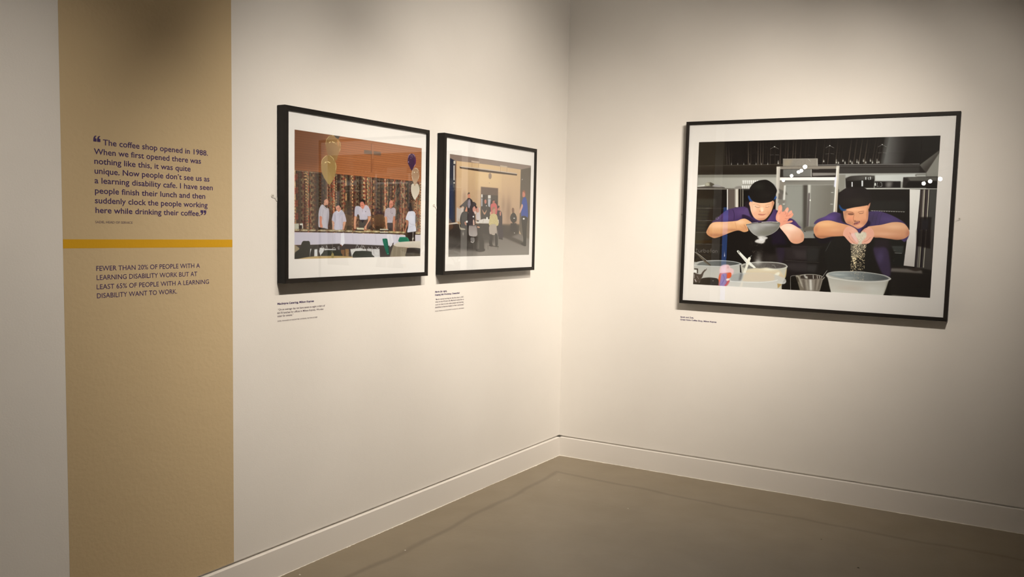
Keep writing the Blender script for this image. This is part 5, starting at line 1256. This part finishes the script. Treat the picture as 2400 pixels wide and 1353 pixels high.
('L',[647.5,703.5,645,760],(87,79,72),0,3,.8,5.5,0),
('L',[660,703,653.5,759.5],(157,152,144),0,3,.8,7.1,0),
('L',[670.5,702.5,660,759],(61,53,46),0,3,.8,3.3,0),
('P',[570,688.5,600,681.5,643.5,680.5,674,686.5,672.5,698.5,634,703.5,601.5,704.5,571,704],(58,50,46),0,1,1,0,0),
('L',[600.5,691,604,702.5],(199,201,195),0,2,1,7.2,0),
('L',[632.5,683,634.5,702],(222,227,227),0,.5,1,2.8,0),
('L',[652,684,654.5,699.5],(168,166,161),0,.5,1,3.9,0),
('L',[663,685.5,665.5,698.5],(218,223,221),0,.5,1,2.2,0),
('L',[570,687.5,600,681,643.5,680,674,685.5],(217,220,215),1,.5,1,1.4,0),
('L',[677,698,707.5,658.5],(32,28,26),0,.5,1,5.5,0),
('L',[678,691,700.5,656,708,660],(192,197,198),1,.5,1,1.6,0),
('L',[547,692,561,696.5,576,731],(198,198,190),1,2,.8,4.3,0),
('L',[589.5,684,598.5,700],(217,223,225),0,2,.8,8.1,0),
('P',[551.5,694.5,558.5,705,562,721,556.5,716],(59,51,44),1,1,1,0,0),
('P',[641.5,765.5,668,765,667,753],(125,121,114),0,1,1,0,0),
('P',[706,488.5,761,481,805,512.5,882.5,518,916.5,484.5,974.5,487.5,1011,558.5,992.5,666.5,716.5,681.5,696,649.5,682,539],(28,26,24),0,2,1,0,0),
('L',[717,491,700.5,530,686,561],(60,63,66),1,.5,.8,2.7,0),
('L',[695.5,489,686,511.5],(53,56,58),1,.5,.8,2.2,0),
('P',[624.5,474.5,671.5,495,724.5,485,707,510.5,673,523,645.5,512.5],(23,18,25),1,2,1,0,0),
('P',[916.5,530,964.5,525.5,987,575.5,995.5,671.5,962,663,936.5,615.5,916,562.5],(61,50,80),1,4,.9,0,0),
('B',[945,577,16,31],(76,66,104),.7,1),
('P',[912,495,977.5,490.5,990,535.5,954.5,528.5,919.5,535.5],(40,33,39),0,5,1,0,0),
('P',[624.5,426.5,637,404,676.5,387,697,372.5,720.5,364,744.5,369,766,374,874,361,924.5,357.5,970.5,370,1013.5,390.5,1047,413.5,1066,444.5,1068,473.5,1052.5,503,1032,490.5,980.5,460.5,878,436.5,836,465,774.5,434,667.5,414.5],(71,58,105),1,1,1,.008,0),
('B',[693,392,41,16],(99,77,151),.7,1),
('B',[977,396,52,18],(86,74,125),.7,1),
('B',[746,396,16,21],(52,39,78),.7,1),
('B',[896,393,29,24],(62,55,81),.7,1),
('L',[889.5,366,883,388,877.5,425.5],(49,42,68),1,.5,.5,2.1,1),
('L',[907,366,901,387.5,895.5,425],(49,42,68),1,.5,.5,2.1,1),
('L',[925,365.5,918.5,387,913,425],(49,42,68),1,.5,.5,2.1,1),
('L',[942.5,365,936,386.5,930.5,424.5],(49,42,69),1,.5,.5,2.1,1),
('P',[750,374.5,765,363,778.5,412,794.5,422.5,773.5,420,757,407],(35,30,39),1,3,1,0,0),
('P',[874,409.5,886.5,404,890,425.5,853.5,453.5,843.5,462,835.5,454,837.5,445.5,867.5,431.5],(36,28,53),1,2,1,0,0),
('P',[834.5,443,855,437,843.5,462,839.5,462],(64,54,120),0,1,1,0,0),
('P',[762.5,374,759.5,352.5,769,336,869.5,329,878,350.5,879.5,382.5,876.5,407,864.5,426,852.5,437,835,444.5,821.5,438,800,427.5,778.5,417.5,767,396],(222,166,133),1,.8,1,.005,0),
('B',[822,349,40,13],(238,187,152),.7,1),
('B',[796,395,16,16],(230,151,123),.6,1),
('B',[860,394,13,16],(225,165,134),.6,1),
('B',[769,390,7,29],(176,139,110),.7,1),
('B',[874,372,4,31],(177,123,95),.7,1),
('B',[837,440,21,5],(186,126,105),.6,1),
('B',[842,429,13,6],(230,177,153),.6,1),
('B',[789,417,19,16],(165,117,93),.6,1),
('B',[867,415,16,16],(177,124,100),.6,1),
('B',[771,368,11,16],(165,121,95),.55,1),
('B',[817,351,32,6],(246,201,167),.5,1),
('P',[877.5,347.5,876,331.5,880,316,885,315,884.5,328.5,880.5,345],(199,143,120),1,1,1,0,0),
('L',[775.5,363,794,362.5,809.5,366.5],(122,77,58),1,.5,.7,2.9,0),
('L',[830.5,364.5,843,360.5,858.5,358.5],(134,89,70),1,.5,.6,2.9,0),
('P',[782.5,370.5,797,367.5,812.5,370.5,810.5,376.5,792,377.5],(122,78,63),1,2,.8,0,0),
('L',[784,373.5,797.5,375.5,811.5,373.5],(71,43,37),1,.5,.9,1.9,0),
('L',[836,369.5,846,370,857.5,365.5],(92,61,54),1,.5,.9,2.1,0),
('B',[846,367,9,4],(201,165,155),.8,1),
('B',[847,369,3,1],(119,118,131),.8,1),
('B',[824,384,10,16],(235,177,147),.8,1),
('B',[824,395,11,7],(248,199,170),.8,1),
('L',[813.5,378.5,810,395,814,405.5],(159,99,79),1,.5,.6,2.7,0),
('P',[813.5,408.5,819.5,403.5,825,408,832.5,406.5,837.5,403,830.5,409.5,817.5,411],(112,64,56),1,1.5,.8,0,0),
('P',[813,422.5,817.5,415,833,409,842.5,407.5,841,416,831,424,818.5,426],(123,67,65),1,1,1,0,0),
('L',[818.5,423,831,421.5,840.5,413.5],(214,144,141),1,.5,.9,3.2,0),
('L',[817,416.5,830.5,413,838,410],(229,221,222),1,.5,.8,1.6,0),
('L',[809,411,807.5,422,813.5,433],(174,111,92),1,.5,.6,2.4,0),
('L',[846.5,402,851,410,847.5,421],(186,124,102),1,.5,.5,2.1,0),
('P',[739.5,325.5,753.5,341.5,775,349.5,770,357.5,754.5,358,742,344.5],(28,69,128),1,2,1,0,0),
('P',[736,292.5,739.5,276,759,251.5,779.5,244,815.5,242,852,244.5,873,259,887.5,285.5,890.5,299,886.5,312.5,874.5,327.5,846.5,334.5,811,340.5,769.5,349.5,753.5,343,742,322.5],(32,27,28),1,.8,1,.005,0),
('B',[820,311,58,18],(46,42,39),.8,1),
('B',[781,270,29,16],(38,32,35),.7,1),
('L',[753.5,341.5,775,347,811,338.5,846.5,332.5,874.5,325.5],(53,49,47),1,.5,.6,1.6,0),
('L',[817.5,270,827,262,853,264.5],(20,14,16),1,.5,.6,2.6,0),
('L',[857.5,302,876,312.5],(28,23,23),1,.5,.5,3.7,0),
('P',[623.5,460,623,446,630.5,432,646,416.5,672.5,408,701.5,407,736.5,415.5,774,424.5,800.5,432,822,443.5,835.5,459.5,829,481.5,814,490,777,483,751,484,703.5,488,666.5,497.5,639,490,627,471],(219,170,129),1,.8,1,.006,0,(200,141,106),[586,411,590,497]),
('B',[676,425,52,13],(234,192,150),.7,1),
('B',[660,487,30,10],(178,122,92),.6,1),
('B',[634,454,10,16],(186,124,95),.6,1),
('B',[755,467,46,11],(196,144,116),.5,1),
('B',[780,439,29,12],(221,164,136),.5,1),
('B',[723,452,35,11],(223,176,140),.5,1),
('B',[703,489,70,6],(142,95,71),.65,1),
('B',[777,482,32,5],(154,105,85),.5,1),
('P',[878,436.5,903,429,938.5,423.5,968,415.5,992.5,409.5,1022.5,409,1045,416,1063,436.5,1070,457.5,1065.5,473.5,1046.5,487.5,1017.5,493.5,982.5,490,942,485.5,911.5,484,892.5,463],(225,180,146),1,.8,1,.006,0,(207,151,120),[586,422,591,509]),
('B',[1004,430,51,13],(242,203,172),.7,1),
('B',[961,466,57,10],(232,189,165),.5,1),
('B',[1062,463,8,20],(180,118,100),.6,1),
('B',[1032,485,33,7],(195,140,111),.6,1),
('B',[929,443,26,10],(215,164,139),.5,1),
('B',[982,490,67,5],(154,106,85),.65,1),
('B',[919,482,23,4],(157,108,91),.5,1),
('P',[766,475,772.5,447.5,792.5,433.5,819,443.5,834.5,459.5,844,472.5,853.5,456,868,442,888.5,436,904.5,449,912,470.5,906.5,489.5,892.5,511.5,872.5,519,846.5,518.5,826,522,808,519,794,507,777.5,488.5],(224,172,156),1,.8,1,.008,0),
('B',[787,466,13,19],(222,164,142),.5,1),
('B',[812,455,16,11],(234,190,175),.6,1),
('B',[890,463,13,21],(227,171,156),.6,1),
('B',[887,501,16,11],(232,181,170),.5,1),
('L',[799.5,466,811.5,490,830.5,508.5],(178,115,103),1,.5,.6,2.4,1),
('L',[793,482.5,804.5,501,823.5,517],(177,114,103),1,.5,.6,2.4,1),
('L',[863.5,453,866.5,461],(178,115,104),1,.5,.6,2.4,1),
('L',[896,484.5,881.5,501,866.5,507],(179,116,105),1,.5,.6,2.4,1),
('L',[856.5,458.5,861,450.5,873.5,444.5],(178,115,104),1,.5,.6,2.4,1),
('L',[797,463,802.5,474,817,495.5],(177,114,103),1,.5,.6,2.4,1),
('P',[802.5,474,818,465.5,829,481.5,838.5,508,831,511,814,492.5],(233,200,203),1,2,.8,0,0),
('L',[810.5,518.5,821,521,831.5,521.5],(255,255,255),1,.5,1,2.4,0),
('P',[820.5,465,833,462,846.5,466,856.5,458.5,872,462.5,876,471.5,873.5,488,859,504.5,854.5,521,839,521.5,841,505.5,829.5,486.5,823.5,476],(210,208,196),1,1.5,1,.06,0),
('F','specks',[820,463,874,461,857,518,839,519],[60,'ead9c0',.8,2.2,.6,11]),
('F','specks',[829,479,870,475,857,513,841,513],[26,'9a8068',.6,1.6,.6,12]),
('P',[809.5,522,847,522.5,875,518,873.5,540,859,554,842.5,579,830,593.5,820.5,605,811.5,583.5,810.5,561.5],(160,155,139),1,2,.6,.12,0),
('F','specks',[805,522,878,518,875,564,811,570],[70,'241d19',.8,2.8,.85,14]),
('F','specks',[805,522,878,518,876,580,812,589],[230,'f2e4c8',1,3.4,.95,15]),
('F','specks',[808,573,875,564,875,651,810,655],[230,'eadbb8',.9,3.2,.95,16]),
('F','specks',[817,589,835,588,835,637,824,626],[34,'f6e8c4',2.2,4.4,.95,17]),
('P',[695,680,708,668.5,739.5,659.5,797,656,864.5,655,926.5,660,972.5,667.5,998.5,679.5,999.5,685,989,696.5,981,726.5,969.5,766.5,960,803.5,740,819.5,724,766,714,732,704,696.5],(185,187,185),1,1,1,0,0,(211,215,213),[602,711,606,789]),
('P',[707,676.5,718.5,667,750,661.5,802.5,658.5,865,657.5,926.5,662.5,967.5,670,991,682.5,969,690.5,913.5,698,854.5,698.5,789,694.5,735.5,686],(140,152,159),1,1.5,1,.015,0,(82,88,93),[775,453,967,448]),
('B',[751,674,35,6],(189,198,203),.6,1),
('B',[804,688,29,5],(183,190,193),.6,1),
('F','specks',[813,660,880,659,877,697,820,695],[90,'c9bea8',.6,2.4,.8,21]),
('F','specks',[762,685,943,685,893,698,805,696],[60,'b8ae9c',.5,1.4,.5,22]),
('L',[696.5,678.5,707.5,668,739.5,660.5,797,656.5,865,655.5,926.5,660.5,972.5,668,998.5,680],(206,215,219),1,.5,1,1.9,0),
('L',[695.5,681.5,722.5,692.5,768,698,815.5,702,867.5,703.5,918.5,701,969,695,999.5,683.5],(212,217,219),1,.5,.9,4.4,0),
('B',[818,739,70,16],(189,177,170),.45,0),
('B',[921,736,42,18],(214,219,222),.5,0),
('P',[979.5,699.5,989,696.5,972.5,759.5,969.5,765,976,726.5],(164,166,157),0,2,.7,0,0)]

def print_material(name, W, H, ops, bg):
    c = Canvas(W, H, bg); im = np.clip(c.run(ops), 0, 1)
    img = bpy.data.images.new(name, W, H, alpha=False); px = np.ones((H, W, 4), np.float32); px[..., :3] = im[::-1]
    img.pixels.foreach_set(px.reshape(-1)); img.update(); img.pack()
    m = mat(name, (1, 1, 1), 0.45, spec=0.3); t = N(m, 'ShaderNodeTexImage'); t.image = img; t.interpolation = 'Cubic'
    lk(m, t.outputs['Color'], bsdf(m).inputs['Base Color']); return m

def picture_frame(label, wall, x0, x1, y0, y1, depth, ml, mr, mt, mb, art, rot=0.0, PLY_=0.494):
    w, h = x1-x0, y1-y0; rw = 0.020; gap = 0.003
    mw = wall @ Matrix.Translation((x0, y0, 0))
    if rot: mw = wall @ Matrix.Translation(((x0+x1)/2, (y0+y1)/2, 0)) @ Matrix.Rotation(rot, 4, 'Z') @ Matrix.Translation((-w/2, -h/2, 0))
    root = thing('picture_frame', label, 'picture', mw)
    # four mitred rails; each mesh runs along its own local y so the grain follows it
    for L_, mt_ in ((h, Matrix.Identity(4)), (w, Matrix.Translation((0, h, 0)) @ Matrix.Rotation(-math.pi/2, 4, 'Z')),
                    (h, Matrix.Translation((w, h, 0)) @ Matrix.Rotation(math.pi, 4, 'Z')), (w, Matrix.Translation((w, 0, 0)) @ Matrix.Rotation(math.pi/2, 4, 'Z'))):
        bm = bmesh.new(); e = 0.0012
        prof = [(0, gap), (0, depth-e), (e*0.3, depth-e*0.3), (e, depth), (rw-e, depth), (rw-e*0.3, depth-e*0.3), (rw, depth-e), (rw, gap+0.012), (rw-0.006, gap+0.012), (rw-0.006, gap)]
        A_ = [bm.verts.new((x, x, z)) for x, z in prof]; B_ = [bm.verts.new((x, L_-x, z)) for x, z in prof]; n = len(prof)
        for i in range(n): bm.faces.new((A_[i], A_[(i+1) % n], B_[(i+1) % n], B_[i]))
        bm.faces.new(A_); bm.faces.new(B_[::-1])
        r = bmo('frame_rail', bm, M['rail'], root); r.matrix_local = mt_
    bm = bmesh.new(); box(bm, (rw-0.005, rw-0.005, gap+0.001), (w-rw+0.005, h-rw+0.005, gap+0.004)); bmo('backing_board', bm, M['back'], root)
    zf = depth-0.0085
    # white surround with an opening for the photograph
    bm = bmesh.new(); a = [(rw-0.001, rw-0.001), (w-rw+0.001, rw-0.001), (w-rw+0.001, h-rw+0.001), (rw-0.001, h-rw+0.001)]; b = [(ml, mb), (w-mr, mb), (w-mr, h-mt), (ml, h-mt)]
    O1 = [bm.verts.new((*p, zf)) for p in a]; I1 = [bm.verts.new((*p, zf)) for p in b]; I0 = [bm.verts.new((*p, zf-0.0012)) for p in b]; O0 = [bm.verts.new((*p, zf-0.0012)) for p in a]
    for i in range(4):
        j = (i+1) % 4
        bm.faces.new((O1[i], O1[j], I1[j], I1[i])); bm.faces.new((I1[i], I1[j], I0[j], I0[i])); bm.faces.new((O0[i], O0[j], O1[j], O1[i])); bm.faces.new((I0[i], I0[j], O0[j], O0[i]))
    bmo('mount_board', bm, M['mount'], root)
    bm = bmesh.new(); uv = bm.loops.layers.uv.new('UVMap'); q = [(ml-0.002, mb-0.002), (w-mr+0.002, mb-0.002), (w-mr+0.002, h-mt+0.002), (ml-0.002, h-mt+0.002)]
    f = bm.faces.new([bm.verts.new((*p, zf-0.0013)) for p in q])
    for l, c in zip(f.loops, ((0, 0), (1, 0), (1, 1), (0, 1))): l[uv].uv = c
    bk = [bm.verts.new((*p, zf-0.0030)) for p in q]; fr_ = list(f.verts)
    for i in range(4): bm.faces.new((fr_[i], bk[i], bk[(i+1) % 4], fr_[(i+1) % 4]))
    bm.faces.new(bk[::-1])
    bmo('photograph', bm, art, root)
    bm = bmesh.new(); box(bm, (rw-0.001, rw-0.001, depth-0.0055), (w-rw+0.001, h-rw+0.001, depth-0.0035)); bmo('glass', bm, M['glass'], root)
    # mirror plates screwed to the wall at mid height on both sides
    for s, X in ((-1, 0.0), (1, w)):
        # round screw lobe with a neck that sweeps down to the frame
        cx = s*0.0235; pts = [(cx+0.0088*math.cos(t), 0.0088*math.sin(t)) for t in [(-0.30+k*1.50/11)*math.pi for k in range(12)]]
        neck_in = [(0.0165, -0.0085), (0.0105, -0.0120), (0.0060, -0.0190), (0.0020, -0.0225), (-0.0100, -0.0225)]
        neck_out = [(-0.0100, -0.0080), (0.0035, -0.0085), (0.0095, -0.0040), (0.0150, -0.0032)]
        arc = [(p[0] if s > 0 else -p[0], p[1]) for p in [(0.0235+0.0088*math.cos(t), 0.0088*math.sin(t)) for t in [math.pi*(0.90-k*1.45/11) for k in range(12)]]]
        pts = arc + [(s*x, y) for x, y in neck_in] + [(s*x, y) for x, y in neck_out]
        prism(bm := bmesh.new(), pts, 0.0002, 0.0024)
        pl = bmo('hanging_plate', bm, M['plate'], root); pl.matrix_local = Matrix.Translation((X, h*PLY_, 0))
        bm = bmesh.new(); cyl(bm, 0.0046, 0.0034, 0.0024, 0.0040, 16); box(bm, (-0.0030, -0.0004, 0.0036), (0.0030, 0.0004, 0.0042)); sc = bmo('screw', bm, M['screw'], pl); sc.matrix_local = Matrix.Translation((s*0.0235, 0, 0))
    return root
hall = print_material('hall_photograph', 940, 600, ART_F1, '6a3a20')
meet = print_material('meeting_photograph', 920, 600, ART_F2, '8a7058')
kit = print_material('kitchen_photograph', 1180, 766, ART_F3, '181310')
picture_frame('black framed picture of caterers and balloons before a patterned curtain, left wall', LEFT, -2.5283, -1.5464, 1.2944, 2.0476, 0.0494, 0.0609, 0.0547, 0.0966, 0.1033, hall)
picture_frame('black framed picture of people seated in a meeting room, beside the corner', LEFT, -1.4191, -0.4641, 1.2940, 2.0489, 0.0494, 0.0590, 0.0544, 0.1062, 0.0963, meet)
picture_frame('large black framed picture of two cooks sifting flour on the right wall', RIGHT, 0.8555, 2.3781, 1.1069, 2.2296, 0.0494, 0.0828, 0.0919, 0.1253, 0.1221, kit, rot=-0.0038)

# ============================================================ lighting track and spotlights
def lamp(p, aim, label, group, lens_r=0.045, light=None):
    p = Vector(p); d = (Vector(aim)-p).normalized(); q = d.to_track_quat('-Z', 'Y').to_matrix().to_4x4()
    top = p.z+(0.18 if group.endswith('right wall') else 0.20)
    if light: lens_r = 0.034
    root = thing('track_spotlight', label, 'spotlight', Matrix.Translation((p.x, p.y, top)), group)
    off = Matrix.Translation((0, 0, p.z-top))
    bm = bmesh.new(); cyl(bm, lens_r+0.008, lens_r+0.008, -0.02, 0.08, 24, q); cyl(bm, lens_r+0.004, 0.026, 0.08, 0.13, 24, q)
    b = bmo('lamp_head', bm, M['lamp_body'], root); b.matrix_local = off
    bm = bmesh.new(); cyl(bm, lens_r, lens_r, -0.024, -0.0205, 24, q); l = bmo('lens', bm, M['lens_near'] if light else M['lens'], root); l.matrix_local = off
    bm = bmesh.new(); box(bm, (-0.010, -0.010, p.z-top+0.04), (0.010, 0.010, 0.0)); bmo('stem', bm, M['lamp_body'], root)
    bm = bmesh.new(); box(bm, (-0.016, -0.03, -0.018), (0.016, 0.03, -0.001), 0.003); bmo('adapter', bm, M['lamp_body'], root)
    if light:
        ld = bpy.data.lights.new('beam', 'SPOT'); ld.energy = light[0]; ld.spot_size = rad(light[1]); ld.spot_blend = light[2]; ld.color = WARM; ld.shadow_soft_size = light[3]
        lo = bpy.data.objects.new('beam', ld); COL.objects.link(lo); lo.parent = root
        lo.matrix_local = off @ Matrix.Translation(d*0.03) @ q
    return root
def track(label, a, b):
    L_ = (b-a).length if isinstance(a, Vector) else (Vector(b)-Vector(a)).length
    a = Vector(a); b = Vector(b); ang = math.atan2(b.y-a.y, b.x-a.x)
    bm = bmesh.new(); prism(bm, [(0, 0), (0.036, 0), (0.036, 0.05), (0.024, 0.05), (0.024, 0.02), (0.012, 0.02), (0.012, 0.05), (0, 0.05)], 0, L_)
    mt = Matrix(((0, 0, 1, 0), (1, 0, 0, -0.018), (0, 1, 0, 0), (0, 0, 0, 1))); bmesh.ops.transform(bm, matrix=mt, verts=bm.verts)
    o = bmo('lighting_track', bm, M['lamp_body'], mw=Matrix.Translation(a) @ Matrix.Rotation(ang, 4, 'Z'))
    for x in (0.15, L_-0.15):
        bm = bmesh.new(); cyl(bm, 0.004, 0.004, 0.02, CEIL-a.z+0.002, 8); r = bmo('drop_rod', bm, M['lamp_body'], o); r.matrix_local = Matrix.Translation((x, 0, 0))
    o['label'] = label; o['category'] = 'track'
    return o
nth = ['nearest the corner', 'second from the corner', 'third from the corner', 'fourth from the corner', 'fifth from the corner', 'sixth from the corner', 'seventh from the corner', 'eighth from the corner', 'ninth from the corner', 'tenth from the corner', 'farthest from the corner']
def lamp_row(rows, grp, f):
    for i, (p, a, l) in enumerate(rows): lamp(f(p), f(a), 'unseen black spotlight on the %s, %s' % (grp, 'only one' if len(rows) == 1 else (nth[-1] if i == len(rows)-1 else nth[i])), 'spotlights on the '+grp, light=l)
V_ = lambda p: Vector(p)
W_ = lambda p: RROT @ Vector(p)
lamp_row(LAMPS_LEFT, 'track along the left wall', V_); lamp_row(LAMPS_RIGHT, 'track along the right wall', W_)
track('black lighting track along the left wall', V_((1.95, -4.2, 3.55)), V_((1.95, -1.45, 3.55)))
track('black lighting track along the right wall', W_((2.00, -2.05, 3.26)), W_((3.1, -2.05, 3.26)))
# lamps of the next gallery, seen only as reflections in the picture glass
far = [((-1.18, -13.73, 3.0), 0.045), ((-1.48, -14.83, 3.0), 0.04), ((-1.62, -15.22, 3.0), 0.04), ((-2.05, -16.50, 3.0), 0.04), ((-2.65, -18.32, 3.0), 0.04)]
for i, (p, r) in enumerate(far): lamp(p, (1.5, -2.0, 0.9), 'track spotlight in the far gallery, %s of the slanting row' % ('nearest', 'second', 'middle', 'fourth', 'last')[i], 'far gallery spotlights on the slanting track', r)
for i, p in enumerate(((1.15, -18.15, 3.0), (0.86, -19.07, 3.0), (0.64, -20.0, 3.0))): lamp(p, (1.6, -2.0, 0.9), 'track spotlight at the back of the far gallery, %s of the short row' % ('nearest', 'middle', 'last')[i], 'far gallery spotlights on the short track', 0.05)
track('long slanting lighting track in the far gallery', (-1.0, -13.2, 3.20), (-2.9, -19.2, 3.20))
track('short lighting track at the back of the far gallery', (1.35, -17.5, 3.20), (0.45, -20.6, 3.20))
# blue light panel standing in the far gallery
bp_ = thing('light_panel', 'slim blue glowing light panel standing in the far gallery', 'light panel', Matrix.Translation((-2.92, -14.0, 0)))
bm = bmesh.new(); box(bm, (-0.05, -0.03, 0.05), (0.05, 0.03, 2.14), 0.006); bmo('glowing_face', bm, M['blue'], bp_)
bm = bmesh.new(); box(bm, (-0.16, -0.14, 0.0), (0.16, 0.14, 0.05), 0.006); bmo('base', bm, M['lamp_body'], bp_)

# ============================================================ specks of debris on the floor
rnd = random.Random(4)
flecks = [(0.303, -0.532, 0.004, 0, 'tiny pale paint fleck on the floor just in front of the corner'),
    (0.890, -0.786, 0.005, 0, 'tiny pale paint fleck on the open floor right of the corner'),
    (0.270, -1.977, 0.005, 0, 'tiny pale paint fleck on the floor near the left wall joint line'),
    (0.073, -2.465, 0.006, 0, 'tiny pale paint fleck at the foot of the left skirting, lowest in the photo'),
    (1.917, -0.659, 0.004, 1, 'tiny dark grit speck on the floor below the large kitchen picture'),
    (2.152, -0.951, 0.007, 1, 'tiny dark grit speck on the dim floor at the lower right')]
for x, y, r, dk, lb in flecks:
    bm = bmesh.new(); n = 7; lo = [bm.verts.new((x+r*(0.6+0.6*rnd.random())*math.cos(6.283*k/n), y+r*(0.5+0.6*rnd.random())*math.sin(6.283*k/n), 0.0)) for k in range(n)]
    top = bm.verts.new((x, y, r*0.5)); bm.faces.new(lo[::-1])
    for k in range(n): bm.faces.new((lo[k], lo[(k+1) % n], top))
    o = bmo('debris_fleck', bm, M['fleck_dark'] if dk else M['fleck']); o['category'] = 'debris'; o['group'] = 'tiny flecks of debris on the floor'; o['label'] = lb
